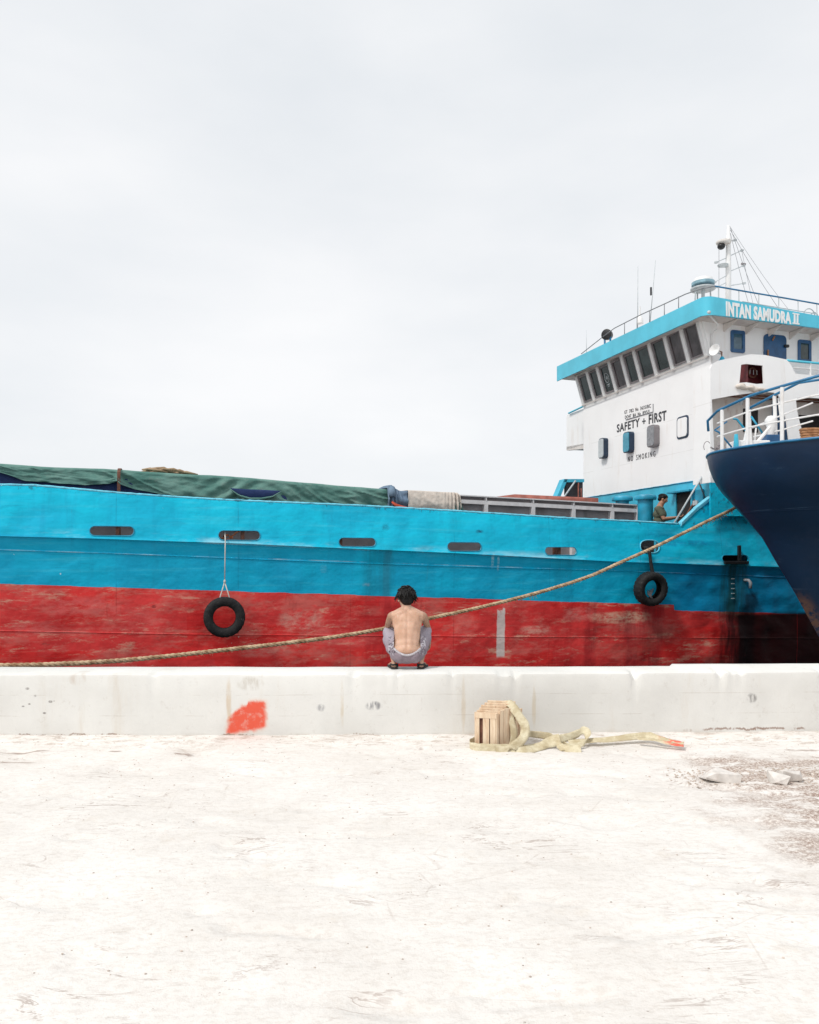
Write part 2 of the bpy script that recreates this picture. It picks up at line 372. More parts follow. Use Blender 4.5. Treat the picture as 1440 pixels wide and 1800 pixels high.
def white_mat():
    g = G('white_ship_paint', .5)
    c = g.mix(g.ss(g.noise(.9, 5, .6), .35, .7), (.86, .86, .865), (.90, .90, .905))
    c = g.mix(g.mul(g.ss(g.noise(3, 6, .7, (1.5, 1.5, .18)), .54, .76), .42), c, (.62, .53, .45))
    for zz_ in (4.55, 5.4):
        dl = g.M('ABSOLUTE', g.M('SUBTRACT', g.z, zz_)); c = g.mix(g.mul(g.ss(dl, .010, .003), g.ss(g.noise(1.5, 4), .42, .55), .35), c, (.55, .52, .50))
    c = g.mix(g.mul(g.ss(g.noise(7, 6, .75, (1, 1, .6), (3, 3, 3)), .68, .75), .5), c, (.42, .26, .17))
    g.bump(g.M('ADD', g.noise(1.2, 4, .6), g.M('MULTIPLY', g.noise(14, 4), .1)), .3, .03)
    return g.done(c)
M_white = white_mat()
def soffit_mat():
    g = G('weathered_cream_paint', .7)
    c = g.mix(g.ss(g.noise(1.5, 5, .6), .3, .7), (.62, .57, .54), (.74, .71, .68))
    c = g.mix(g.mul(g.ss(g.noise(4, 6, .7, (1, 1, .4)), .55, .75), .6), c, (.36, .22, .15))
    return g.done(c)
M_soffit = soffit_mat()
M_cyan = simple('light_blue_deck_paint', (.045, .46, .65), .45, var=.15, scale=3, dirt=(.35, .62, .70), dirt_amt=.4)
M_fascia = simple('sky_blue_fascia_paint', (.085, .52, .69), .4, var=.1, scale=2, dirt=(.02, .34, .5), dirt_amt=.3)
M_blue = simple('mid_blue_deck_paint', (.012, .30, .47), .45, var=.3, scale=3, dirt=(.006, .12, .2), dirt_amt=.4)
M_cap = simple('pale_blue_capping_paint', (.16, .60, .78), .45, var=.2, scale=7, dirt=(.02, .1, .18), dirt_amt=.9)
M_dblue = simple('dark_blue_door_paint', (.018, .09, .22), .4, var=.2, scale=5)
M_navyp = simple('navy_cover_edge_paint', (.008, .03, .07), .4)
M_mblue = simple('blue_rail_paint', (.015, .16, .33), .4, var=.25, scale=8)
M_black = simple('black_painted_steel', (.012, .012, .014), .45, var=.3, scale=9)
M_grey = simple('grey_coaming_paint', (.68, .66, .67), .6, var=.15, scale=3, dirt=(.12, .10, .10), dirt_amt=.5)
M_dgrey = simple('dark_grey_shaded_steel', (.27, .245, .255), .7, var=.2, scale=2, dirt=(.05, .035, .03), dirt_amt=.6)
M_pcyan = simple('muted_teal_cover_paint', (.07, .31, .43), .5, var=.25, scale=8, dirt=(.35, .5, .55), dirt_amt=.5)
M_pband = simple('grey_blue_band', (.25, .42, .50), .5)
M_shade = simple('purple_grey_shade', (.05, .045, .05), .8, var=.3, scale=2)  # purple-grey darkened for the shade inside the trunk and the chock
M_lgrey = simple('grey_cover_paint', (.25, .26, .28), .5, var=.25, scale=12, dirt=(.6, .6, .6), dirt_amt=.3)
M_pgrey = simple('pale_grey_cover_paint', (.50, .54, .56), .5, var=.1, scale=12)
M_rust = simple('rusty_red_hatch_paint', (.50, .17, .13), .8, var=.3, scale=5, dirt=(.30, .16, .10), dirt_amt=.6)
M_brown = simple('rusty_brown_steel', (.17, .07, .045), .8, var=.4, scale=12)
M_deck = simple('worn_deck_plating', (.16, .12, .10), .8, var=.4, scale=3)
M_redbox = simple('dark_red_locker_paint', (.12, .015, .02), .5, var=.4, scale=9)
M_int = simple('dark_cabin_interior', (.02, .018, .018), .8)
M_white2 = simple('white_rail_paint', (.80, .80, .80), .45, var=.06, scale=8, dirt=(.4, .25, .15), dirt_amt=.3)
def glass_mat(name, col):
    g = G(name, .08, 0, .6)
    c = g.mix(g.ss(g.noise(3, 4, .6, (1, 1, 1)), .35, .7), col, tuple(v*1.9+.01 for v in col)); return g.done(c)
M_glass = glass_mat('dark_wheelhouse_glass', (.018, .03, .03))
M_glass2 = glass_mat('curtained_glass', (.05, .042, .045))
M_glass3 = glass_mat('blue_grey_glass', (.05, .10, .14))
def navy():
    g = G('navy_hull_paint', .42, 0, .45)
    n = g.noise(1.2, 5, .6)
    c = g.mix(g.ss(n, .35, .7), (.0045, .022, .060), (.0055, .027, .074))
    c = g.mix(g.mul(g.ss(g.noise(4, 6, .7, (1.4, 1.4, .2)), .6, .8), .25), c, (.012, .02, .045))
    zz = g.M('ADD', g.z, g.M('MULTIPLY', g.noise(3, 5), .3))
    c = g.mix(g.mul(g.band(zz, .75, 1.45, .15), g.ss(g.M('ADD', g.x, g.M('MULTIPLY', g.z, .55)), 2.62, 2.45), g.ss(g.noise(6, 6, .75), .40, .55), .9), c, (.16, .08, .05))
    for zz_ in (1.35, 2.75):
        d_ = g.M('ABSOLUTE', g.M('SUBTRACT', g.z, g.M('MULTIPLY_ADD', g.x, .03, zz_)))
        c = g.mix(g.mul(g.ss(d_, .012, .004), g.ss(g.noise(2, 5, .7, (1, 1, .2)), .40, .6), .5), c, (.06, .11, .18))
    c = g.mix(g.mul(g.ss(g.noise(2.5, 7, .8, (.5, .5, 1.8), (4, 4, 4)), .60, .68), .28), c, (.07, .12, .19))
    g.bump(g.M('ADD', g.noise(1.3, 3, .5), g.M('MULTIPLY', g.ss(g.M('ABSOLUTE', g.M('SUBTRACT', g.z, 2.75)), .02, .0), .08)), .5, .05)
    return g.done(c, g.M('MULTIPLY_ADD', g.noise(3, 5), .25, .32))
M_navy = navy()
def rope_mat(name, a, b):
    g = G(name, .9, 0, .2); c = g.mix(g.ss(g.noise(9, 6, .7), .35, .65), a, b)
    g.bump(g.noise(120, 3), .5, .004); return g.done(c)
M_rope = rope_mat('weathered_manila_rope', (.30, .18, .10), (.62, .47, .31))
M_thin = rope_mat('pale_nylon_line', (.50, .48, .44), (.68, .65, .60))
M_tan = rope_mat('tan_coiled_rope', (.28, .13, .06), (.48, .26, .14))
def tyre_mat():
    g = G('worn_tyre_rubber', .75, 0, .35)
    c = g.mix(g.ss(g.noise(7, 6, .7), .35, .7), (.007, .007, .008), (.022, .021, .021))
    c = g.mix(g.mul(g.ss(g.noise(14, 5, .7), .60, .72), .5), c, (.14, .12, .11))
    g.bump(g.noise(40, 4), .4, .006); return g.done(c)
M_tyre = tyre_mat()
def concrete(name, a, b, joints=False):
    g = G(name, .9, 0, .2)
    c = g.mix(g.ss(g.noise(.8, 6, .6), .35, .68), a, b)
    c = g.mix(g.mul(g.ss(g.noise(2.2, 6, .7, (1.6, 1.6, .22), (4, 1, 0)), .54, .8), .4), c, (.58, .49, .38))
    c = g.mix(g.mul(g.ss(g.noise(26, 5, .75), .68, .73), g.ss(g.noise(1.4, 4, .6, (1, 1, 1), (8, 8, 1)), .5, .62), .75), c, (.28, .23, .20))
    return g, c
def wall_mat():
    g, c = concrete('whitewashed_concrete', (.67, .66, .63), (.75, .74, .71))
    x, z = g.x, g.z
    def px(X, Yp): return PY(X, Yp, 8.05)
    # sprayed orange-red patch: union of soft boxes
    wob = g.M('MULTIPLY_ADD', g.noise(7, 6, .7), .10, -.05); wob2 = g.M('MULTIPLY_ADD', g.noise(7, 6, .7, (1, 1, 1), (5, 5, 5)), .10, -.05)
    xx = g.M('ADD', x, wob); zz = g.M('ADD', z, wob2)
    m = None
    x0, zb = px(402, 1289); x1, _ = px(468, 1289); xs_ = px(437, 0)[0]
    e = .026
    slope_t = (px(0, 1236)[1]-px(0, 1268)[1])/(px(436, 0)[0]-px(402, 0)[0])
    top1 = g.M('MULTIPLY_ADD', g.M('SUBTRACT', xx, x0), slope_t, px(0, 1262)[1])
    top = g.M('ADD', g.M('MINIMUM', top1, px(0, 1240)[1]), g.M('MULTIPLY', g.ss(xx, xs_-.015, xs_+.015), .05))
    bot = g.M('MULTIPLY_ADD', g.M('SUBTRACT', xx, x0), .17, zb)
    m = g.mul(g.band(xx, x0, x1, e), g.ss(g.M('SUBTRACT', zz, bot), -e, e), g.ss(g.M('SUBTRACT', zz, top), e, -e))
    halo = g.mul(g.band(xx, x0-.02, x1+.02, .03), g.ss(g.M('SUBTRACT', zz, bot), -.05, .01), g.ss(g.M('SUBTRACT', zz, top), .05, -.01), .35)
    front = g.ss(g.y, 8.4, 8.3)
    c = g.mix(g.mul(halo, front), c, (.74, .42, .26))
    c = g.mix(g.mul(m, front, g.M('MULTIPLY_ADD', g.ss(g.noise(10, 5, .7), .35, .5), .25, .72)), c, (.74, .10, .055))
    # scribbled grey smudges, rust runs
    def smudge(cx, cy, wx, wy, col, amt, ns=60):
        nonlocal c
        X, Z = px(cx, cy); sx = wx/161; sz = wy/161
        d = g.M('ADD', g.M('POWER', g.M('DIVIDE', g.M('SUBTRACT', x, X), sx), 2), g.M('POWER', g.M('DIVIDE', g.M('SUBTRACT', z, Z), sz), 2))
        d = g.M('ADD', d, g.M('MULTIPLY', g.noise(12 if wx > 7 else 30, 5, .7, (1, 1, .5 if wx > 7 else .12), (cx, 5, 0)), .9)); k = g.mul(g.ss(d, 1.35, .55), front, g.ss(g.noise(ns, 4, .6, (1, 1, .3), (cx, 0, 0)), .34, .62), amt)
        c = g.mix(k, c, col)
    smudge(565, 1243, 10, 9, (.22, .22, .24), .6, 50)
    smudge(658, 1240, 18, 10, (.15, .15, .17), .75, 30)
    smudge(1331, 1231, 11, 11, (.13, .12, .12), .75, 30)
    smudge(140, 1192, 18, 15, (.50, .40, .32), .5, 9)
    smudge(404, 1230, 6, 50, (.55, .38, .2), .5, 9)
    smudge(602, 1240, 4, 60, (.56, .44, .28), .45, 9)
    smudge(815, 1240, 5, 60, (.58, .47, .33), .4, 9)
    smudge(940, 1245, 5, 45, (.55, .44, .28), .45, 9)
    smudge(1215, 1288, 10, 5, (.30, .17, .12), .9, 9)
    for q_ in ((52,1209,3),(66,1222,2.5),(92,1232,3),(56,1236,2),(82,1252,2.5),(45,1240,2),(98,1231,1.5)): smudge(q_[0], q_[1], q_[2]*1.6, q_[2], (.14, .12, .11), .8, 20)
    smudge(440, 1200, 30, 16, (.42, .37, .3), .5, 22)
    for (cx_, w__) in ((165, 70), (420, 30), (60, 25), (1300, 60), (1380, 50), (640, 20)):
        X_ = px(cx_, 0)[0]; zl = g.M('MULTIPLY_ADD', g.noise(6, 6, .75, (1, 1, .2), (cx_, 0, 0)), .13, -.028+(.03 if cx_ > 1200 else 0))
        k_ = g.mul(g.ss(g.M('ABSOLUTE', g.M('SUBTRACT', z, zl)), .017 if cx_ > 1200 else .012, .004), g.ss(g.M('ABSOLUTE', g.M('SUBTRACT', x, X_)), w__/161, w__/190), front, g.ss(g.noise(8, 5, .7, (1, 1, .4)), .40, .5), .85)
        c = g.mix(k_, c, (.30, .20, .16))
    # browner band at the foot
    c = g.mix(g.mul(g.ss(g.M('ADD', z, g.M('MULTIPLY', g.noise(3, 5), .10)), .12, .03), .45), c, (.52, .45, .36))
    for zz_ in (.245, .47):
        fl = g.M('ABSOLUTE', g.M('SUBTRACT', z, g.M('MULTIPLY_ADD', g.noise(1.5, 3), .02, zz_-.01)))
        c = g.mix(g.mul(g.ss(fl, .006, .002), front, g.ss(g.noise(1.3, 5, .7, (1, 1, .3), (zz_*9, 0, 0)), .48, .6), .35), c, (.45, .40, .34))
    c = g.mix(g.mul(g.ss(g.noise(9, 7, .8, (1, 1, .8), (6, 2, 2)), .56, .66), .28), c, (.52, .48, .43))
    g.bump(g.M('ADD', g.noise(3, 6, .6), g.M('MULTIPLY', g.noise(40, 5, .7), .25)), .4, .02)
    return g.done(c)
M_wall = wall_mat()
def ground_mat():
    g, c = concrete('dusty_coral_concrete', (.71, .675, .635), (.80, .77, .735))
    dk = g.mul(g.ss(g.noise(2.3, 7, .75, (.6, 1.6, 1), (2, 0, 0), .6), .60, .70), .55)
    c = g.mix(g.M('MULTIPLY', dk, .75), c, (.50, .42, .35))
    ln = g.noise(1.6, 6, .6, (.5, 2.2, 1), (5, 3, 0), 1.2)
    cr_ = g.ss(g.M('ABSOLUTE', g.M('SUBTRACT', ln, .5)), .012, .002)
    c = g.mix(g.mul(cr_, g.ss(g.noise(1.1, 3, .5), .5, .62), .6), c, (.32, .24, .20))
    c = g.mix(g.mul(g.ss(g.noise(22, 6, .8, (.7, 1.3, 1), (4, 4, 4)), .46, .62), .30), c, (.50, .44, .39))
    c = g.mix(g.mul(g.ss(g.noise(3.2, 7, .8, (.5, 1.8, 1), (9, 4, 4), .5), .52, .60), .28), c, (.80, .77, .74))
    sp = g.mul(g.ss(g.noise(38, 4, .7, (.7, 1.3, 1)), .66, .70), g.ss(g.noise(1.7, 5, .7, (.7, 1.5, 1), (1, 9, 1)), .44, .58))
    c = g.mix(g.mul(sp, .75), c, (.24, .18, .15))
    wd = g.mul(g.ss(g.M('ADD', g.y, g.M('MULTIPLY', g.noise(4, 6, .75, (.6, 1, 1)), .5)), 7.75, 8.05), g.ss(g.noise(7, 7, .8, (.6, 1.8, 1), (3, 7, 2)), .50, .60), .6)
    c = g.mix(wd, c, (.42, .33, .27))
    v_ = g.voro(1.7, (.55, 1.5, 1), 'Distance', 'DISTANCE_TO_EDGE')
    c = g.mix(g.mul(g.ss(g.M('ADD', v_, g.M('MULTIPLY', g.noise(9, 5), .03)), .024, .016), g.ss(g.noise(.9, 4, .6, (1, 1, 1), (7, 1, 5)), .50, .58), .25), c, (.40, .33, .28))
    for (X_, Y_, sx_, sy_) in ((-2.12, 7.44, .05, .05), (-2.28, 7.50, .16, .05), (-3.8, 7.17, .35, .045), (-3.9, 7.5, .45, .05), (-3.0, 7.52, .12, .05), (.12, 7.62, .05, .06), (4.0, 7.52, .3, .06), (3.9, 7.12, .2, .05)):
        d_ = g.M('ADD', g.M('POWER', g.M('DIVIDE', g.M('SUBTRACT', g.x, X_), sx_), 2), g.M('POWER', g.M('DIVIDE', g.M('SUBTRACT', g.y, Y_), sy_), 2))
        c = g.mix(g.mul(g.ss(g.M('ADD', d_, g.M('MULTIPLY', g.noise(9, 5, .7, (.6, 1.6, 1), (X_, 0, 0)), 1.6)), 1.35, .8), .7), c, (.26, .17, .13))
    # gravelly brown patch at the lower right
    d = g.mul(g.ss(g.M('ADD', g.x, g.M('MULTIPLY', g.noise(2.5, 5), 2.0)), 3.2, 4.1), g.ss(g.M('ADD', g.y, g.M('MULTIPLY', g.noise(3, 5, .6, (1, 1, 1), (3, 3, 3)), 1.0)), 7.95, 7.6))
    grav = g.mix(g.ss(g.noise(40, 5, .8), .42, .62), (.30, .21, .17), (.74, .68, .62))
    c = g.mix(g.mul(d, g.ss(g.noise(5, 6, .7, (.6, 1.3, 1)), .40, .52), .95), c, grav)
    g.bump(g.M('ADD', g.noise(6, 7, .7), g.M('MULTIPLY', g.noise(60, 5, .7), .3)), .5, .025)
    return g.done(c)
M_ground = ground_mat()
M_stone = simple('pale_rubble_stone', (.70, .66, .62), .9, var=.2, scale=9, dirt=(.4, .3, .24), dirt_amt=.4)
def wood():
    g = G('raw_pine_boards', .75, 0, .25)
    c = g.mix(g.ss(g.noise(5, 6, .7, (3, 3, .5)), .3, .7), (.62, .43, .28), (.80, .66, .49))
    c = g.mix(g.mul(g.ss(g.noise(14, 5, .7, (4, 4, .4), (3, 3, 3)), .52, .72), .75), c, (.50, .25, .14))
    g.bump(g.noise(40, 4, .6, (3, 3, .3)), .3, .005); return g.done(c)
M_wood = wood()
def strap_mat():
    g = G('yellowed_webbing', .85, 0, .2)
    c = g.mix(g.ss(g.noise(8, 5, .7), .35, .7), (.50, .42, .27), (.72, .66, .49))
    c = g.mix(g.mul(g.ss(g.noise(20, 5, .7), .55, .7), .4), c, (.50, .40, .24))
    c = g.mix(g.mul(g.ss(g.noise(5, 6, .75, (1, 1, 3)), .52, .68), .5), c, (.40, .31, .18))
    r = g.ss(g.x, 2.58, 2.70); c = g.mix(g.mul(r, g.ss(g.noise(14, 4), .42, .55), .85), c, (.75, .10, .07))
    g.bump(g.noise(90, 3), .4, .003); return g.done(c)
M_strap = strap_mat()
def cloth(name, a, b, dirt, rough=.8, sheen=0):
    g = G(name, rough, 0, .25); c = g.mix(g.ss(g.noise(1.6, 5, .65), .32, .7), a, b)
    c = g.mix(g.mul(g.ss(g.noise(4, 6, .75, (1, 1, 1.4), (3, 1, 4)), .52, .75), .45), c, dirt)
    g.bump(g.M('ADD', g.noise(5, 5, .6), g.M('MULTIPLY', g.noise(60, 3), .15)), .5, .03); return g.done(c)
M_tarp = cloth('faded_green_tarpaulin', (.065, .18, .155), (.15, .28, .245), (.24, .29, .26), .7)
M_btarp = cloth('navy_undertarp', (.012, .03, .10), (.03, .05, .15), (.07, .09, .17))
M_cloth = cloth('beige_canvas', (.58, .51, .45), (.68, .62, .56), (.42, .33, .28))
M_denim = cloth('blue_grey_canvas', (.10, .15, .23), (.19, .27, .36), (.24, .23, .30))
M_orange = cloth('red_plastic_edge', (.75, .09, .05), (.8, .14, .08), (.5, .1, .05))
M_hessian = cloth('coarse_brown_sacking', (.30, .21, .13), (.48, .36, .24), (.2, .14, .09))
def skin(name, a, b):
    g = G(name, .5, 0, .35); c = g.mix(g.ss(g.noise(7, 4), .3, .7), a, b)
    c = g.mix(g.mul(g.ss(g.M('ABSOLUTE', g.x), .165, .19), .55), c, tuple(q*.62 for q in a)) if name == 'tanned_skin' else c
    g.b.inputs['Subsurface Weight'].default_value = .12; g.b.inputs['Subsurface Radius'].default_value = (.02, .008, .004)
    g.b.inputs['Subsurface Scale'].default_value = .5
    return g.done(c)
M_skin = skin('tanned_skin', (.50, .295, .20), (.64, .41, .30))
M_skin2 = skin('brown_skin', (.33, .16, .10), (.42, .22, .14))
M_hair = simple('black_hair', (.006, .005, .005), .45, var=.4, scale=30, bump=.3, spec=.25)
def shorts_mat():
    g = G('grey_mauve_shorts_fabric', .85, 0, .2)
    c = g.mix(g.ss(g.noise(9, 5), .35, .65), (.22, .175, .20), (.30, .25, .285))
    c = g.mix(g.ss(g.z, .22, .40), c, (.36, .325, .375))
    side = g.mul(g.band(g.M('ABSOLUTE', g.x), .125, .215, .012), g.band(g.z, .17, .36, .03))
    v = g.noise(15, 3, .6, (1, 1, .8), (1, 4, 2), 1.4)
    c = g.mix(g.mul(side, g.ss(v, .50, .56), .45), c, (.60, .60, .64))
    pat = g.ss(g.M('ABSOLUTE', g.M('SUBTRACT', v, .5)), .03, .015)
    c = g.mix(g.mul(pat, side, .95), c, (.03, .03, .045))
    band = g.M('ADD', g.z, g.M('MULTIPLY', g.M('MULTIPLY', g.x, g.x), -3.2))
    g.bump(g.M('ADD', g.noise(14, 5), g.M('MULTIPLY', g.noise(45, 3, .5, (3, 3, .3)), .3)), .6, .012)
    return g.done(c)
M_shorts = shorts_mat()
M_waist = simple('pale_elastic_waistband', (.50, .47, .50), .8, var=.3, scale=40, bump=.5)
M_sandal = simple('black_sandal_rubber', (.02, .017, .016), .6)
M_tee = simple('olive_tee_fabric', (.10, .11, .075), .9, var=.25, scale=10)
M_pants = simple('dark_work_trousers', (.03, .03, .04), .9)
M_eye = simple('eye_white', (.7, .68, .65), .3, bump=0); M_lip = simple('lip_tone', (.35, .13, .10), .5)
M_bright = simple('fresh_white_mullion_paint', (.86, .86, .86), .5, var=.04, bump=0)
M_text = simple('black_stencil_paint', (.05, .052, .06), .6, var=.5, scale=20)
M_text2 = simple('white_sign_paint', (.82, .82, .82), .5, var=.05, scale=10)
M_orangebuoy = simple('faded_orange_buoy', (.55, .17, .07), .6)
M_water = None
def water_mat():
    g = G('harbour_water', .06, 0, .5); g.bump(g.M('ADD', g.noise(1.1, 5, .6, (1, 1.6, 1)), g.M('MULTIPLY', g.noise(5, 4), .3)), .5, .12)
    return g.done((.02, .045, .045))
M_water = water_mat()
# ------------------------------------------------------------------ SETTING: ground, water
def axis(lo, hi, d0, d1, step, far):
    a = []; x = d0
    while x < d1: a.append(x); x += step
    a.append(d1); s = step; x = d1
    while x < hi: s *= 1.5; x += s; a.append(min(x, hi))
    s = step; x = d0
    while x > lo: s *= 1.5; x -= s; a.insert(0, max(x, lo))
    return a
def wall_front(x): return 8.0 + max(0.0, min(x, 7.0)+1.0)*.035
xs = axis(-300, 300, -6.2, 6.4, .035, 300); ys = axis(-300, 8.25, 3.0, 8.25, .035, 300)
def gz(x, y):
    f = sstep(2.0, 3.4, y)*sstep(8, 6, abs(x))
    if f <= 0: return 0.0
    v = nz3(x*.55, y*1.1, 3, 3)*.016 + nz3(x*2.6, y*5, 1, 3)*.007 + nz3(x*14, y*18, 2, 2)*.0022
    wf = wall_front(x); d = wf - y
    # plaster fillet broken along the foot of the wall
    v += .035*sstep(.34, .0, d + .12*nz3(x*1.7, 4, 0, 3))*(1 if d > -.2 else 1)
    r = nz3(x*1.3+7, y*3.2+3, 0, 3); v -= .022*sstep(.32, .55, r)
    v += .05*sstep(3.2, 4.4, x)*sstep(7.3, 6.3, y)*(.4+.6*abs(nz3(x*5, y*5, 9, 3)))
    for hx, hy, hr, hd in ((-2.12, 7.45, .065, .11), (-2.2, 7.5, .12, .03), (.1, 7.6, .05, .03), (2.05, 7.45, .05, .02), (-3.75, 7.18, .22, .035), (-4.0, 7.5, .1, .03)):
        q = math.hypot((x-hx)/1.6, y-hy)/hr
        if q < 1.6: v -= hd*sstep(1.5, .4, q)
    return v*f
mb = MB(); nx = len(xs); ny = len(ys)
mb.add([(x, y, gz(x, y)) for y in ys for x in xs], [(j*nx+i, j*nx+i+1, (j+1)*nx+i+1, (j+1)*nx+i) for j in range(ny-1) for i in range(nx-1)])
gr = mb.build('ground', M_ground, smooth=True); gr['kind'] = 'structure'
wa = MB().add([(-4000, 8.4, -1.25), (4000, 8.4, -1.25), (4000, 6000, -1.25), (-4000, 6000, -1.25)], [(0, 1, 2, 3)]).build('water', M_water); wa['kind'] = 'structure'
qf = MB()
qf.box((-300, 8.22, -5), (300, 8.62, -.01)); qf.build('quay_edge', M_wall)['kind'] = 'structure'
# ------------------------------------------------------------------ quay wall
wall = thing('quay_wall', 'long low whitewashed concrete wall the boy squats on, with an orange-red sprayed patch', 'wall', (0, 0, 0))
def wall_piece(x0, x1, ztop, yb, name, seed):
    prof = []
    def prof_at(x):
        f = wall_front(x); zt_ = ztop + nz3(x*.8, seed, 0, 3)*.006; st_ = .026 if x > xj else 0
        zb = -.05
        pts = [(f+.012, zb), (f+.010, .12), (f+.006, .3), (f+.003, .48), (f, zt_-.04), (f+.008, zt_-.014), (f+.03, zt_-.002), (f+.20, zt_), (f+.3, zt_+.002+st_), (yb(x)-.03, zt_+st_), (yb(x)-.006, zt_-.012+st_), (yb(x), zt_-.05), (yb(x), .3), (yb(x), zb)]
        out = []
        for k, (y, z) in enumerate(pts):
            if 0 < k < 7:
                y += nz3(x*2.2, z*3, seed, 3)*.010 + nz3(x*12, z*12, seed, 2)*.002
                ch = nz3(x*2.9+seed, 7.7, 0, 3)
                if k in (4, 5, 6) and ch > .38: y += .09*(ch-.38); z -= .20*(ch-.38)
            out.append((x, y, z))
        return out
    n = max(2, int((x1-x0)/.03)); m = MB(); vs = []; k = 14
    for i in range(n+1): vs += prof_at(x0+(x1-x0)*i/n)
    fs = [(i*k+j, i*k+j+1, (i+1)*k+j+1, (i+1)*k+j) for i in range(n) for j in range(k-1)]
    fs += [tuple(range(k))[::-1], tuple(n*k+j for j in range(k))]
    m.add(vs, fs); o = m.build(name, M_wall, wall, 40); return o
xj = PY(1182, 1168, 8.5)[0]
STEP = True
wall_piece(-26, 26, .70, lambda x: 8.55+.02*max(0, min(x, 7)), 'wall_body', 1.3)
# ------------------------------------------------------------------ CARGO SHIP (local frame: x along, y inboard, z up)
SL = (0, Y0, 0)
ship = thing('cargo_ship', 'blue and red steel cargo ship with white bridge house moored along the quay', 'ship', SL, PSI)
def dent(u, z):
    a = .016*nz3(u*.9, z*1.2, 4, 2) + .007*max(0, nz3(u*2.3, z*2.8, 9, 1)) + .003*nz3(u*5, z*6, 5, 1)
    a += .008*math.cos(u*2*math.pi/.62)*(.3+.7*sstep(-.1, .4, nz3(u*.4, z*.7, 2, 2)))
    s = sstep(4.0, 6.0, u)*sstep(10.5, 8.5, u); a += s*(.035*nz3(u*1.7, z*2.4, 8, 2))
    return a
us = [-15+.055*i for i in range(int(38/.055))]
def tb(u, z): return (z-zk(u))*.17 + dent(u, z)*sstep(0, .1, z-zk(u)) + endcurve(u)
# bulwark slab with real freeing-port holes
nb = 22; vs = []
for u in us:
    a, b = zk(u)-.015, zt(u)
    for j in range(nb+1):
        z = a+(b-a)*j/nb; vs.append((u, tb(u, z) - (.012 if j == 0 else 0), z))
    for j in range(nb+1):
        z = b+(a-b)*j/nb; vs.append((u, tb(u, z)+.03, z))
k = 2*(nb+1); n = len(us)
fs = [(i*k+j, i*k+(j+1) % k, (i+1)*k+(j+1) % k, (i+1)*k+j) for i in range(n-1) for j in range(k)] + [tuple(range(k))[::-1], tuple((n-1)*k+j for j in range(k))]
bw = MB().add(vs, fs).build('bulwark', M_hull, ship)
slots = [(157,236,925,942), (384,458,932,950), (596,661,945,961), (787,847,953,969), (959,1015,961.5,976), (1270,1318,976,989)]
cut = MB(); srims = []
def capsule(u0, u1, z0, z1, n=8, sq=1.0):
    r = (z1-z0)/2*sq; p = []
    if sq < 1.01:
        zc = (z0+z1)/2; rr = (z1-z0)/2
        for i in range(n+1): a = R(-90+180*i/n); p.append((u1-rr+rr*math.cos(a), zc+rr*math.sin(a)))
        for i in range(n+1): a = R(90+180*i/n); p.append((u0+rr+rr*math.cos(a), zc+rr*math.sin(a)))
    return p
def ovalpoly(u0, u1, z0, z1, p=3.2, n=28):
    c = ((u0+u1)/2, (z0+z1)/2); a = (u1-u0)/2; b = (z1-z0)/2; out = []
    for i in range(n):
        q = 2*math.pi*i/n; cx, sx = math.cos(q), math.sin(q)
        out.append((c[0]+a*math.copysign(abs(cx)**(2/p), cx), c[1]+b*math.copysign(abs(sx)**(2/p), sx)))
    return out
for (a, b, c, d) in slots:
    u0, z1 = PX(a, c); u1, z0 = PX(b, d); z1 = max(z1, z0+.15); z0 = max(z0, zk((u0+u1)/2)+.012); z1 = max(z1, z0+.17)
    P = capsule(u0, u1, z0, z1); srims.append(P)
    cut.plate(P, [], lambda x, z, dd: (x, -.3+dd, z), 1.1)
u0, z1 = PX(1128, 949); u1, z0 = PX(1162, 972); chock = ovalpoly(u0, u1, max(z0, zk(u0)+.03), z1, 2.6)
cut.plate(chock, [], lambda x, z, dd: (x, -.3+dd, z), 1.1)
co = cut.build('cutter', None, ship); mo = bw.modifiers.new('b', 'BOOLEAN'); mo.object = co; mo.operation = 'DIFFERENCE'; mo.solver = 'EXACT'
bpy.context.view_layer.update(); realize(bw); bpy.data.objects.remove(co)
bw.data.polygons.foreach_set('use_smooth', [True]*len(bw.data.polygons)); bw.data.set_sharp_from_angle(angle=R(35))
rm = MB()
for P in srims[:]:
    pp = [(x, tb(x, z)-.004, z) for x, z in P]; rm.tube(pp, .009, 6, closed=True)
sep(rm.build('port_rim', M_blue, ship, True))
MB().tube([(x, tb(x, z)-.012, z) for x, z in chock], .011, 8, closed=True).build('mooring_chock', M_cap, ship, True)
# lower hull
def hull_profile(u):
    K, W_, Rz, Sg = zk(u), zw(u), zr(u), zs(u)
    P = [(K, .03), (K-.01, .036)] + [(K+(W_-K)*j/4, .036+.034*j/4) for j in range(1, 4)]
    P += [(W_+.012, .070), (W_+.004, .058), (W_-.004, .058), (W_-.012, .072)]
    P += [(W_+(Sg-W_)*j/22, .072+.03*j/22) for j in range(1, 22)]
    P += [(Sg+.010, .100), (Sg+.003, .094), (Sg-.003, .094), (Sg-.010, .102)]
    P += [(Sg-.15, .104), (Sg-.3, .106), (Sg-.6, .12), (-.5, .16), (-1.0, .3), (-1.6, .65), (-2.2, 1.3), (-2.6, 2.4)]
    return P
vs = []; 
for u in us:
    P = hull_profile(u); f = endcurve(u)
    for z, t in P: vs.append((u, t + dent(u, z)*sstep(0, .12, zk(u)-z) + f, z))
k = len(P)
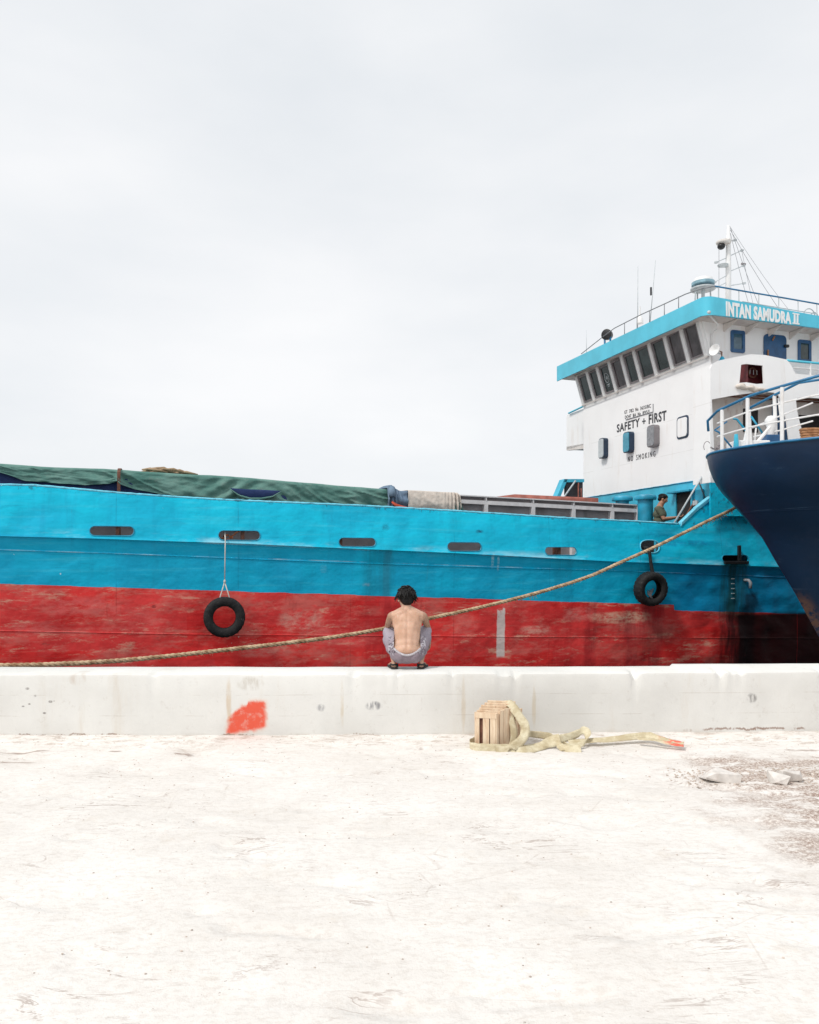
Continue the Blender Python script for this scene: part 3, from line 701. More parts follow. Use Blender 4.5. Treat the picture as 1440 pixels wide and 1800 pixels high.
# shell closed on the far side by a mirrored skin
BEAM = 7.05
vs2 = []
for i, u in enumerate(us):
    for j in range(k):
        x, t, z = vs[i*k+j]; vs2.append((x, max(BEAM/2, BEAM-t), z))
    vs2.append((u, max(BEAM/2, BEAM-endcurve(u)), zt(u)))
mbh = MB().add(vs, [(i*k+j, i*k+j+1, (i+1)*k+j+1, (i+1)*k+j) for i in range(n-1) for j in range(k-1)])
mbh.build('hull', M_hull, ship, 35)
k2 = k+1
order = [k]+list(range(k))
MB().add(vs2, [(i*k2+order[j], i*k2+order[j+1], (i+1)*k2+order[j+1], (i+1)*k2+order[j]) for i in range(n-1) for j in range(k2-1)]).build('far_side_plating', M_hull, ship)
# bow and stern closing plates + deck
dk = MB(); du = us[::6]
dk.add([(u, endcurve(u)+.06, zdeck(u)) for u in du]+[(u, BEAM-.1-endcurve(u), zdeck(u)) for u in du], [(i, i+1, len(du)+i+1, len(du)+i) for i in range(len(du)-1)])
dk.build('deck', M_deck, ship)
for u in (us[0], us[-1]):
    a = endcurve(u); MB().box((u-.03, a, -2.6), (u+.03, BEAM-a, zt(u))).build('end_plating', M_hull, ship)
# capping rail on the bulwark (worn)
cp = MB(); cps = MB()
pts = [(u, tb(u, zt(u))+.012, zt(u)+.004+.006*nz3(u*6, 1, 0, 2)) for u in us if u <= uD0-.02]
cp.tube(pts, [.022+.007*nz3(u*9, 3) for u in us if u <= uD0-.02], 6); cp.build('bulwark_capping', M_cap, ship, True)
for (ua, ub, wdt) in ((uD0, uD0+(uD1-uD0)*.42, .11), (uD0+(uD1-uD0)*.42, uD1+.55, .13)):
    a = Vector((ua, tb(ua, zt(ua)), zt(ua))); b = Vector((ub, tb(ub, zt(ub)), zt(ub)))
    cps.add([a+Vector((-.02, -.03, -.05)), b+Vector((-.02, -.03, -.05)), b+Vector((0, -.03, .05)), a+Vector((0, -.03, .05)),
             a+Vector((-.02, wdt, -.05)), b+Vector((-.02, wdt, -.05)), b+Vector((0, wdt, .05)), a+Vector((0, wdt, .05))],
            [(0,1,2,3), (4,7,6,5), (0,4,5,1), (1,5,6,2), (2,6,7,3), (3,7,4,0)])
cps.build('sloping_capping', M_cap, ship, False, .008)
uc_, zc_0 = PX(1145, 960); MB().box((uc_-.34, .40, zc_0-.3), (uc_+.34, .43, zc_0+.3)).build('chock_shade_sheet', M_shade, ship)  # added dark sheet standing in for the shade inside the chock
uc_, zc_0 = PX(1294, 982); MB().box((uc_-.45, .36, zc_0-.25), (uc_+.45, .39, zc_0+.25)).build('port_shade_sheet', M_black, ship)  # added black sheet standing in for the shade inside the last slot
# bulwark stays behind the slots
st = MB()
for px_ in (205, 428, 602, 990):
    u = PX(px_, 930)[0]; st.box((u-.03, .16, zdeck(u)), (u+.03, .42, zdeck(u)+.5))
sep(st.build('bulwark_stay', M_brown, ship))
# side outlet fitting near the bow of the other boat
u, z = PX(1300, 990)
fm = MB(); fm.box((u-.42, -.05, z-.02), (u+.22, .02, z+.05)); fm.box((u-.05, -.04, z+.05), (u+.02, .02, z+.40)); fm.build('outlet_lip', M_black, ship, False, .01)
u, z = PX(1313, 1020)
MB().tube([(u, .2, z), (u, -.06, z), (u+.01, -.10, z-.05), (u+.01, -.10, z-.18)], .035, 10).build('discharge_pipe', M_lgrey, ship, True)
u, z = PX(1292, 1018); dm = MB()
for i in range(5): dm.box((u-.05, .045, z-.11*i), (u+.03, .06, z-.11*i+.014))
sep(dm.build('draught_mark', M_pgrey, ship))
# ------------------------------------------------------------------ hatch coaming
tC = 1.3
zc = linef([(808,870),(940,877),(1123,887.5)], tC)
uC0, uC1 = -13.0, PX(1123, 890, tC)[0]
zc_l = linef([(5,818),(215,829),(440,843),(690,862),(808,871)], tC)
ztop = lambda u: zc(u) if u > PX(808, 871, tC)[0] else zc_l(u)-.01
def strip(mbx, fa, fb, t0, t1, ulist):
    vs = []
    for u in ulist: vs += [(u, t0, fa(u)), (u, t1, fa(u)), (u, t1, fb(u)), (u, t0, fb(u))]
    m = len(ulist); fs = [(i*4+j, i*4+(j+1) % 4, (i+1)*4+(j+1) % 4, (i+1)*4+j) for i in range(m-1) for j in range(4)] + [(0, 1, 2, 3), ((m-1)*4, (m-1)*4+3, (m-1)*4+2, (m-1)*4+1)]
    mbx.add(vs, fs)
ul = [uC0+(uC1-uC0)*i/60 for i in range(61)]
hc = MB(); strip(hc, lambda u: zdeck(u), lambda u: ztop(u)-.02, tC+.12, tC+.15, ul)
strip(hc, lambda u: zdeck(u), lambda u: ztop(u)-.02, BEAM-1.4, BEAM-1.37, ul)
hc.box((uC1-.02, tC+.15, zdeck(uC1)), (uC1, BEAM-1.4, ztop(uC1)-.02)); hc.box((uC0, tC+.15, 1.8), (uC0+.02, BEAM-1.4, ztop(uC0)-.02))
hatch = hc.build('hatch_coaming', M_dgrey, ship)
hs_ = MB(); strip(hs_, lambda u: ztop(u)-.02, lambda u: ztop(u)+.005, tC-.02, tC+.2, ul)
zb0 = .115
strip(hs_, lambda u: ztop(u)-.18, lambda u: ztop(u)-.095, tC+.0, tC+.12, ul)
hs_.build('coaming_rail', M_grey, hatch)
pm = MB()
for px_ in (855, 938, 1009, 1077):
    u = PX(px_, 900, tC)[0]
    pm.box((u-.045, tC+.0, zdeck(u)), (u+.045, tC+.12, ztop(u)-.181)); pm.box((u-.012, tC-.01, ztop(u)-.094), (u+.012, tC+.12, ztop(u)-.02))
pm.box((uC1-.05, tC-.02, zdeck(uC1)), (uC1, tC+.12, ztop(uC1)-.02))
sep(pm.build('coaming_stay', M_grey, hatch))
# red hatch boards stacked at the aft end
ua, za = PX(938, 872, 2.6); ub, zb = PX(1052, 882, 1.9)
rb_ = MB()
rb_.add([(PX(830,879,2.0)[0], 2.0, ztop(3)+.0), (ub, 1.9, ztop(ub)+.01), (ub, 4.6, ztop(ub)+.01), (PX(830,879,2.0)[0], 4.6, ztop(3)+.0),
         (PX(905,871,2.0)[0], 2.0, PX(905,871,2.0)[1]+.03), (ub, 1.9, zb+.09), (ub, 4.6, zb+.09), (PX(905,871,2.0)[0], 4.6, PX(905,871,2.0)[1]+.03)],
        [(0,3,2,1), (4,5,6,7), (0,1,5,4), (1,2,6,5), (2,3,7,6), (3,0,4,7)])
rb_.build('hatch_board', M_rust, ship)
# ------------------------------------------------------------------ deckhouse and bridge
uF = PX(1250, 640, .6)[0]; uP = PX(1249, 640, 0)[0]
tN = .6; tFar = PF(1026, 720, uF)[0]
zBand = PF(1140, 858, uF)[1]; zWB = PF(1135, 655, uF)[1]
print('uF', uF, 'uP', uP, 'tFar', tFar, 'zBand', zBand, 'zWB', zWB)
uE = 16.0
def fwall(mbx, t0, t1, z0, z1, nn=30):
    mbx.box((uF, t0, z0), (uE, t1, z1))
MB().box((uF, tN, 1.7), (uE, tFar, zBand)).build('deckhouse_base', M_cyan, ship)
dh = MB().box((uF-.004, tN, zBand+.002), (uE, tFar, zWB)).build('deckhouse', M_white, ship)
# wavy trim bead at the colour change
MB().tube([(uF-.012, tN+(tFar-tN)*i/40, zBand+.012*nz3(i*.5, 3)) for i in range(41)], .012, 6).build('trim_bead', M_blue, ship, True)
# slanted bridge front
LEAN = .30
zW0 = PF(1240, 628, uF)[1]; zW1 = zW0+.98
zRoof = zW1+.02
def slab(mbx, prof, t0, t1):           # prof in (u, z), extruded across
    m = len(prof); mbx.add([(a, t0, b) for a, b in prof]+[(a, t1, b) for a, b in prof], [tuple(range(m)), tuple(m+i for i in range(m))[::-1]]+[(i, (i+1) % m, m+(i+1) % m, m+i) for i in range(m)])
br = MB(); slab(br, [(uF-.004, zWB+.001), (uF-.004, zW0), (uF-LEAN, zW1), (uF-LEAN, zRoof+.02), (uE, zRoof+.02), (uE, zWB+.001)], tN, tFar)
bridge = br.build('bridge_house', M_white, ship)
def onW(f, h, out=0.0):                # a point of the slanted window face: f along t, h 0..1 up
    return (uF-LEAN*h-out*.956, f, zW0+(zW1-zW0)*h+out*-.29)
tA, tB = PF(1247, 625, uF)[0]+.05, PF(1024, 698, uF)[0]
NW = 9
edges = [PF(x, y, uF-.05)[0] for x, y in ((1242,624),(1212,633),(1183,643),(1155,652),(1128,662),(1106,670),(1084,678),(1063,685),(1045,691),(1026,697))]
fm = MB(); 
def wbox(mbx, t0, t1, h0, h1, o0, o1):
    mbx.add([onW(t0, h0, o0), onW(t1, h0, o0), onW(t1, h1, o0), onW(t0, h1, o0), onW(t0, h0, o1), onW(t1, h0, o1), onW(t1, h1, o1), onW(t0, h1, o1)],
            [(0,1,2,3), (4,7,6,5), (0,4,5,1), (1,5,6,2), (2,6,7,3), (3,7,4,0)])
for i in range(NW):
    t0, t1 = edges[i]+.07, edges[i+1]-.07
    fr = MB(); e = .045
    wbox(fr, t0, t0+e, .06, .84, .003, .045); wbox(fr, t1-e, t1, .06, .84, .003, .045)
    wbox(fr, t0+e, t1-e, .06, .10, .003, .045); wbox(fr, t0+e, t1-e, .78, .84, .003, .045)
    fo = fr.build('window', M_dgrey, bridge)
    pa = MB(); wbox(pa, t0+e, t1-e, .10, .78, .004, .012); pa.build('pane', M_glass2 if i in (0, 1, 5) else M_glass, fo)
    # lower sash bar and inner blind
    if i == 6:
        c = ((t0+t1)/2+.02); ring = []
        for k_ in range(28):
            a = 2*math.pi*k_/28; ring.append(Vector(onW(c-.105*math.cos(a), .47+.13*math.sin(a), .018)))
        sg = MB().tube(ring, .009, 5, closed=True)
        for dt, h0, h1 in ((-.04, .44, .50), (.0, .42, .53), (.04, .44, .50)): wbox(sg, c+dt-.010, c+dt+.010, h0, h1, .014, .018)
        wbox(sg, c-.06, c+.06, .27, .30, .014, .018); wbox(sg, c-.045, c+.045, .23, .25, .014, .018)
        sg.build('window_emblem', M_pgrey, fo)
ml = MB()
for i in range(NW+1):
    t = edges[i]; wbox(ml, t-.055, t+.055, .0, .90, .003, .07)
sep(ml.build('window_mullion', M_bright, bridge))
sl = MB(); wbox(sl, edges[0]-.06, edges[-1]+.06, .86, .90, .072, .10); wbox(sl, edges[0]-.06, edges[-1]+.06, -.02, .02, .072, .085); sep(sl.build('window_ledge', M_soffit, bridge))
# roof, soffit and fascia
uR = PX(1240, 535, .02)[0]
zF1 = PX(1246, 520, .02)[1]; zF0 = PX(1246, 553, .02)[1]; tR = PF(979, 660, uR)[0]
print('uR', uR, 'zF', zF0, zF1, 'tR', tR, 'zW', zW0, zW1)
slope = (PX(1435, 555, .02)[1]-zF1)/(PX(1435, 555, .02)[0]-uR)
slope0 = (PX(1435, 577, .02)[1]-zF0)/(PX(1435, 577, .02)[0]-uR)
rc = .22
path = [(uR, tR)] + [(uR, tR+(rc-tR)*i/20) for i in range(1, 21)] + [(uR+rc-rc*math.cos(R(a)), rc-rc*math.sin(R(a))) for a in (18, 36, 54, 72, 90)] + [(uR+rc+i*.5, 0.0) for i in range(1, 18)]
def fz(u, t, top): 
    s = slope if top else slope0; tt = max(0, t)/max(tR, 1)
    return (zF1 if top else zF0) + s*(u-uR) + (.18 if top else .14)*tt
fv = []; 
for (u, t) in path:
    tap = .16*sstep(tR-1.0, tR, t)
    fv += [(u, t, fz(u, t, 0)-.0+.012*nz3(u*3, t*3, 0)), (u, t, fz(u, t, 1)+.0), (u+.04*(1 if t > rc else .3), t+.04, fz(u, t, 1)), (u+.04*(1 if t > rc else .3), t+.04, fz(u, t, 0))]
m = len(path)
fasc = MB().add(fv, [(i*4+j, i*4+(j+1) % 4, (i+1)*4+(j+1) % 4, (i+1)*4+j) for i in range(m-1) for j in range(4)]+[(0,1,2,3), ((m-1)*4, (m-1)*4+3, (m-1)*4+2, (m-1)*4+1)]).build('roof_fascia', M_fascia, ship, 30)
rf = MB()
vs = []; uu = [uR+.12+i*.5 for i in range(19)]
for u in uu: vs += [(u, .12, fz(u, 0, 1)-.04), (u, tR-.05, fz(u, tR, 1)-.04), (u, tR-.05, fz(u, tR, 0)+.05), (u, .12, fz(u, 0, 0)+.05)]
m = len(uu); rf.add(vs, [(i*4+j, i*4+(j+1) % 4, (i+1)*4+(j+1) % 4, (i+1)*4+j) for i in range(m-1) for j in range(4)]+[(0,1,2,3), ((m-1)*4, (m-1)*4+3, (m-1)*4+2, (m-1)*4+1)])
rf.build('bridge_roof', M_soffit, ship)
bk = MB()
for i in range(9):
    u = uF+.35+i*.62; z = fz(u, 0, 0)+.04
    bk.add([(u-.02, .1, z), (u-.02, tN, z), (u-.02, tN, z-.16), (u+.02, .1, z), (u+.02, tN, z), (u+.02, tN, z-.16)], [(0,1,2), (3,5,4), (0,3,4,1), (1,4,5,2), (2,5,3,0)])
sep(bk.build('roof_bracket', M_soffit, ship))
# ship name on the side fascia
(ua, _), (ub, _) = PX(1276, 548, 0), PX(1405, 566, 0)
def fn_name(f, h, d):
    u = ua+(ub-ua)*f; zb_, zt_ = fz(u, 0, 0), fz(u, 0, 1); return Vector((u, -.006+d, zb_+(zt_-zb_)*(.08+1.06*h)))
text_mesh('INTAN SAMUDRA', 1.0, .05, lambda f, h, d: fn_name(f*.885, h, d), 'ship_name', M_text2, ship, spacing=1.08)
for (a0_, a1_, b0_, b1_) in ((.905, 1.0, -.01, .085), (.905, 1.0, .66, .745), (.922, .945, .085, .66), (.962, .985, .085, .66)): MB().add([fn_name(a_, b_, c_) for c_ in (-.004, .004) for a_, b_ in ((a0_, b0_), (a1_, b0_), (a1_, b1_), (a0_, b1_))], [(0,1,2,3), (4,7,6,5), (0,4,5,1), (1,5,6,2), (2,6,7,3), (3,7,4,0)]).build('name_numeral', M_text2, ship)
# stencilled writing on the front wall
def front_text(body, p0, p1, hpx, name, off, mat=M_text, spacing=1.0):
    if ' ' in body:
        n_ = len(body); i_ = 0
        for w_ in body.split(' '):
            q = lambda k_: (p0[0]+(p1[0]-p0[0])*k_/n_, p0[1]+(p1[1]-p0[1])*k_/n_)
            front_text(w_, q(i_+.1), q(i_+len(w_)-.1), hpx, name, off, mat, spacing); i_ += len(w_)+1
        return
    t0, z0 = PF(*p0, uF); t1, z1 = PF(*p1, uF); _, zz = PF(p0[0], p0[1]-hpx, uF); H = (zz-z0)/.70
    def fn(f, h, d): return Vector((uF-.008+d, t0+(t1-t0)*f, z0+(z1-z0)*f+h*H))
    return text_mesh(body, 1.0, off, fn, name, mat, dh, spacing=spacing)
front_text('SAFETY', (1085, 760), (1125, 749), 13.5, 'painted_slogan', .022, spacing=1.12)
front_text('+', (1129.5, 748), (1135.5, 747), 14, 'painted_slogan', .012)
front_text('FIRST', (1141, 745), (1172, 738), 16, 'painted_slogan', .024, spacing=1.1)
front_text('NO SMOKING', (1104, 812), (1153, 802), 9.5, 'painted_notice', .0, spacing=1.5)
front_text('GT 782 No 3635/BC', (1098, 728), (1145, 716), 6.0, 'tonnage_mark', -.004, spacing=1.1)
front_text('DO47 BA No 895/L', (1099, 736.5), (1144, 725.5), 6.0, 'tonnage_mark', -.004, spacing=1.1)
fr = MB(); t0, z0 = PF(1149, 724, uF); t1, z1 = PF(1101, 738, uF); _, z2 = PF(1149, 710, uF)
fr.tube([(uF-.014, t1, z1), (uF-.014, t0, z0), (uF-.014, t0, z2)], .012, 6); fr.build('plate_frame', M_lgrey, dh)
# four porthole covers
def rrect(a0, a1, b0, b1, r, n=5):
    p = []
    for (ca, cb, s) in ((a1-r, b0+r, -90), (a1-r, b1-r, 0), (a0+r, b1-r, 90), (a0+r, b0+r, 180)):
        for i in range(n+1): q = R(s+90*i/n); p.append((ca+r*math.cos(q), cb+r*math.sin(q)))
    return p
for (xa, xb, ya, yb, dep, mt) in ((1051,1061,770,806,.16,M_pgrey), (1094,1106,759,796,.17,M_pcyan), (1136,1150,747,786,.17,M_lgrey), (1188.5,1209,731,771,.035,M_white)):
    tb_, zb_ = PF(xa, yb, uF-dep); ta_, _ = PF(xb, yb, uF-dep); zc_ = PF((xa+xb)/2, (ya+yb)/2, uF-dep)[1]; hh = (PF(xa, ya, uF-dep)[1]-PF(xa, yb, uF-dep)[1])/2*.98
    P = rrect(ta_, tb_, zc_-hh, zc_+hh, .09)
    bx = MB().plate(P, [], lambda t, z, d: (uF-dep+.02+d, t, z), dep-.02).build('porthole', M_navyp if mt is not M_lgrey else M_dgrey, dh, False)
    e_ = .025 if mt is not M_white else .045; P2 = rrect(ta_+e_, tb_-e_, zc_-hh+e_, zc_+hh-e_, .07)
    MB().plate(P2, [], lambda t, z, d: (uF-dep+d, t, z), .022).build('porthole_cover', mt, bx, False, .005)
# far bridge wing box on the left
t0, z0 = PF(1026, 783, uF+.6); t1, z1 = PF(996, 730, uF+.6); 
wg = MB().box((uF+.6, tFar, z0+.02), (uF+2.2, t1, z1))
wgm = wg.build('bridge_wing', M_white, ship)
MB().add([(uF+.6, tFar, z0), (uF+.6, t1, z0+.12), (uF+.6, t1, z0), (uF+.6, tFar, z0-.22), (uF+.72, tFar, z0), (uF+.72, t1, z0+.12), (uF+.72, t1, z0), (uF+.72, tFar, z0-.22)],
         [(0,1,2,3), (4,7,6,5), (0,4,5,1), (1,5,6,2), (2,6,7,3), (3,7,4,0)]).build('wing_bracket', M_soffit, wgm)
MB().tube([(uF+.55, t1-.25, z1+.02), (uF+.55, tFar, z1+.10)], .03, 8).build('wing_rail', M_fascia, wgm)
# doorway in the lower blue wall, with rain hood
t1, zh = PF(1191, 868, uF); t0, _ = PF(1217, 865, uF); zd0 = zdeck(uF)+.1
_, zh = PF(1205, 866, uF)
ds = MB().box((uF-.012, t0, zd0), (uF+.0, t1, zh)); do = ds.build('doorway', M_int, ship)
MB().box((uF-.20, t0-.15, zh), (uF-.002, t1+.16, zh+.045)).build('rain_hood', M_blue, do, False, .006)
MB().box((uF-.05, t1, zd0), (uF-.002, t1+.06, zh)).box((uF-.05, t0-.06, zd0), (uF-.002, t0, zh)).build('door_frame', M_cyan, do)
tt, z = PF(1227, 870, uF); ddo = MB().box((uF-.06, tt-.25, z-.55), (uF-.02, tt+.03, z+.12)).build('door', M_blue, ship, False, .01)
tt, z = PF(1226, 884, uF); MB().box((uF-.10, tt-.12, z-.06), (uF-.062, tt+.04, z+.05)).build('door_notice', M_pgrey, ddo)
# mushroom ventilators
def ventilator(px0, px1, capy, capx0, capx1, t, label=None):
    ua, _ = PX(px0, capy, t); ub, _ = PX(px1, capy, t); uc = (ua+ub)/2; r = (ub-ua)/2; ca = PX(capx0, capy, t)[0]; cb = PX(capx1, capy, t)[0]; rc_ = (cb-ca)/2
    z = PX((px0+px1)/2, capy, t)[1]; M = Matrix.Translation((uc, t, 0))
    v = MB().lathe([(r, zdeck(uc)), (r, z+.02)], 24, M).build('ventilator', M_blue, ship, 40)
    MB().lathe([(rc_*.97, z-.05), (rc_, z-.03), (rc_, z+.02), (rc_*.93, z+.05), (rc_*.5, z+.075), (.01, z+.08)], 28, M).build('ventilator_cap', M_blue, v, 40)
ventilator(1123, 1146, 875, 1117, 1150, 1.15); ventilator(1084, 1104, 877, 1077, 1109, 1.9)
# rusty ladder up to the poop
a0 = Vector((PX(1233, 892, .75)[0], .75, PX(1233, 892, .75)[1])); a1 = Vector((PX(1262, 842, .75)[0], .75, PX(1262, 842, .75)[1]))
dirv = (a1-a0); a2 = a0 - dirv*1.1; a3 = a1+dirv*.3
ld = MB(); off = Vector((.02, .42, 0))
for q in (Vector((0, 0, 0)), off): ld.tube([a2+q, a3+q], .028, 6)
for i in range(9): p = a2.lerp(a3, (i+.5)/9); ld.tube([p, p+off], .02, 6)
ld.build('ladder', M_brown, ship, True)
p = [Vector((PX(x, y, tt)[0], tt, PX(x, y, tt)[1])) for x, y, tt in ((1247,816,.3), (1182,925,.3), (1228,846,.35), (1241,878,.6))]
MB().tube([p[0], p[1]], .022, 8).build('handrail_pole', M_pgrey, ship, True)
MB().tube([p[2], p[3]], .018, 8).build('pole_brace', M_lgrey, ship, True)
# access trunk left of the house (blue frame, dark inside)
tq = 5.2
def Q(x, y, t=tq): u, z = PX(x, y, t); return Vector((u, t, z))
a, b, c, d = Q(979, 874), Q(992, 842), Q(1026, 842), Q(1026, 876)
ak = MB()
def plank(p, q, wv, dv, mbx):
    mbx.add([p, q, q+wv, p+wv, p+dv, q+dv, q+wv+dv, p+wv+dv], [(0,1,2,3), (4,7,6,5), (0,4,5,1), (1,5,6,2), (2,6,7,3), (3,7,4,0)])
plank(a, b, Vector((.11, 0, 0)), Vector((0, .3, 0)), ak); plank(b, c+Vector((.02, 0, 0)), Vector((0, 0, -.09)), Vector((0, .3, 0)), ak)
aco = ak.build('access_trunk', M_cyan, ship)
MB().box((b.x+.10, tq+.08, 1.8), (c.x+.02, tq+.2, b.z-.05)).build('trunk_shade_block', M_shade, aco)
MB().tube([Q(990, 876, tq-.1), Q(1012, 845, tq-.1)], .025, 8).build('trunk_strut', M_pgrey, aco)
MB().box((Q(1016.5, 0).x, tq+.0, 1.9), (Q(1018, 0).x, tq+.03, b.z-.09)).box((Q(1021.5, 0).x, tq+.0, 1.9), (Q(1022.6, 0).x, tq+.03, b.z-.25)).build('trunk_pipe', M_rust, aco)
# side plating flush with the hull: openings onto the promenade and the bridge deck
def S(x, y, t=0.0): return PX(x, y, t)
outer = [S(1249, 848), S(1249, 648), S(1252, 640), S(1263, 634), S(1290, 628), S(1320, 622.5), S(1345, 624), S(1383, 632), S(1390, 640), S(1399, 657)]
zlow = outer[-1][1]; outer += [(uE, zlow+.0), (uE, outer[0][1])]
def smoothpoly(P, n=3):
    for _ in range(n):
        Q_ = []
        for i in range(len(P)):
            a, b = P[i], P[(i+1) % len(P)]; Q_ += [(a[0]*.75+b[0]*.25, a[1]*.75+b[1]*.25), (a[0]*.25+b[0]*.75, a[1]*.25+b[1]*.75)]
        P = Q_
    return P
h1 = [S(x, y) for x, y in ((1303,641),(1312,639.5),(1341,642.5),(1343,674),(1330,675),(1312,672),(1300,673))]
h2 = [S(x, y) for x, y in ((1251.5,702),(1290,695),(1340,688.5),(1360,690),(1368,694),(1373,703),(1383,740),(1387,772),(1387,800),(1256,800))]
h3 = smoothpoly([S(x, y) for x, y in ((1399,706),(1400,700),(1412,698),(1450,701),(1470,703),(1484,712),(1492,800),(1418,800),(1414,770),(1404,735))], 2)
sp = MB().plate(outer, [h1, h2, h3], lambda a, b, d: (a, d, b), .03)
side = sp.build('side_plating', M_white, ship)
MB().plate([(outer[0][0], zBand-.9), outer[0], (uE, outer[0][1]), (uE, zBand-.9)], [], lambda a, b, d: (a, d+.001, b), .03).build('lower_side_plating', M_hull, ship)
MB().box((uP, .03, outer[0][1]), (uP+.03, tN, outer[2][1]-.02)).build('corner_return', M_white, ship)
ub0, zb0_ = S(1320, 684)
MB().box((uP+.03, .03, ub0*0+zb0_+.0), (uE, tN-.002, zb0_+.06)).build('promenade_ceiling', M_soffit, ship)
zfl = zb0_-1.6
MB().box((uP+.03, .03, zfl-.06), (uE, tN-.002, zfl)).build('promenade_floor', M_deck, ship)
# promenade recess: inner wall, door, pipes
uI0 = S(1258, 700)[0]
wi = MB().box((uF+.002, tN-.02, zfl), (uE, tN-.001, zb0_)).build('inner_wall', M_soffit, ship)
u0, _ = PX(1305, 740, tN); u1, _ = PX(1330, 740, tN); z0 = PX(1310, 760, tN)[1]; z1 = PX(1310, 719, tN)[1]
MB().box((u0, tN-.05, z0), (u1, tN-.021, z1)).build('cabin_window', M_int, wi)
u0, _ = PX(1356, 740, tN); u1, _ = PX(1384, 740, tN); MB().box((u0, tN-.05, zfl), (u1, tN-.021, PX(1370, 706, tN)[1])).build('cabin_door', M_dblue, wi)
u0, _ = PX(1400, 740, tN); MB().box((u0+.02, tN-.05, zfl), (u0+2, tN-.021, PX(1370, 728, tN)[1])).build('cabin_opening', M_int, wi)
pp = MB(); pp.tube([(uP+.1, .30, zb0_-.06), (uE, .30, zb0_-.06)], .025, 8); pp.tube([(uP+.1, .42, zb0_-.09), (uE, .42, zb0_-.09)], .018, 8)
sep(pp.build('ceiling_pipe', M_brown, ship))
MB().ell((PX(1303, 709, .4)[0], .4, PX(1303, 707, .4)[1]), (.05, .05, .07)).build('ceiling_lamp', M_pgrey, ship, True)
# locker behind the upper cut-out and the crumpled awning bundle on its sill
u0, z1 = S(1298, 636, .35); u1, z0 = S(1349, 684, .35)
lk = MB(); lk.box((u0, .34, z0), (u1+.1, .37, z1)); lk.box((u1+.02, .04, z0), (u1+.05, .34, z1)); lk.box((u0-.03, .04, z0), (u0, .34, z1)); lk.box((u0, .04, z1), (u1, .37, z1+.02)); lk.build('locker', M_redbox, ship)
u, z = S(1323, 655, .3); MB().tube([(u+.11*math.cos(R(a)), .30, z+.11*math.sin(R(a))) for a in range(0, 360, 20)], .02, 6, closed=True).build('lamp_guard', M_brown, ship, True)
for dx in (-.10, .0, .10): MB().tube([(u+dx, .27, z-.05), (u+dx*.9, .27, z+.05)], .010, 6).build('guard_bar', M_pgrey, ship)
bm_ = MB(); (ux, zx) = S(1300, 679, -.05); (uy, zy) = S(1343, 686, -.05)
for i in range(9):
    f = i/8; bm_.ell((ux+(uy-ux)*f, -.04, zx+(zy-zx)*f+.015*math.sin(i*2.1)), (.085, .07, .055+.02*math.sin(i*1.7)), None, 10, 7)
bun = blob(bm_, 'awning_bundle', M_cloth, ship, .015, 3)
# bridge-deck side wall fittings
bs = MB()
def side_panel(name, xa, xb, ya, yb, mat, frame=None, t=tN, dep=.03, rr=.05):
    (u0, z1), (u1, z1b) = PX(xa, ya, t), PX(xb, ya+ (xb-xa)*.145, t); z0 = PX(xa, yb, t)[1]
    if frame:
        o = MB().plate(rrect(u0, u1, z0, z1, rr), [rrect(u0+.07, u1-.07, z0+.08, z1-.08, .03)], lambda a, b, d: (a, t-dep+d, b), dep-.001).build(name, frame, ship)
        MB().box((u0+.06, t-.012, z0+.06), (u1-.06, t-.002, z1-.06)).build('pane', mat, o); return o
    return MB().plate(rrect(u0, u1, z0, z1, rr), [], lambda a, b, d: (a, t-dep+d, b), dep-.001).build(name, mat, ship)
side_panel('side_window', 1284, 1308.5, 580, 619, M_glass3, M_dblue); side_panel('side_window', 1402, 1425, 597, 637, M_glass, M_dblue)
dr = side_panel('side_door', 1342, 1381, 587, 668, M_dblue, None, rr=.1)
u, z = PX(1381, 608, tN-.06); MB().box((u-.02, tN-.08, z-.03), (u+.09, tN-.03, z+.03)).build('door_handle', M_black, dr)
u, z = PX(1351, 620, tN-.06); MB().box((u-.015, tN-.06, z-.15), (u+.015, tN-.03, z+.07)).build('door_latch', M_tan, dr)
u, z = PX(1360, 594, tN-.06); MB().tube([(u-.03, tN-.06, z-.06), (u+.03, tN-.06, z+.04)], .018, 6).build('door_hook', M_tan, dr)
# walkway floor of the bridge deck
MB().box((uP+.03, .03, zb0_+.07), (uE, tN-.003, zb0_+.11)).build('bridge_walkway', M_soffit, ship)
# rail aft of the plating
rl_ = MB(); a = S(1384, 633); rl_.tube([(a[0], .02, a[1]), (uE, .02, a[1]-.02)], .028, 8); rl_.build('walkway_rail', M_fascia, ship, True)
rl2 = MB(); b = S(1399, 658); zz = (a[1]+b[1])/2; rl2.tube([(b[0]-.05, .02, zz), (uE, .02, zz)], .016, 6)
for x in (1426, 1465, 1500): u = S(x, 640)[0]; rl2.tube([(u, .02, a[1]), (u, .02, zlow)], .02, 6)
sep(rl2.build('walkway_rail_bar', M_white2, ship, True))
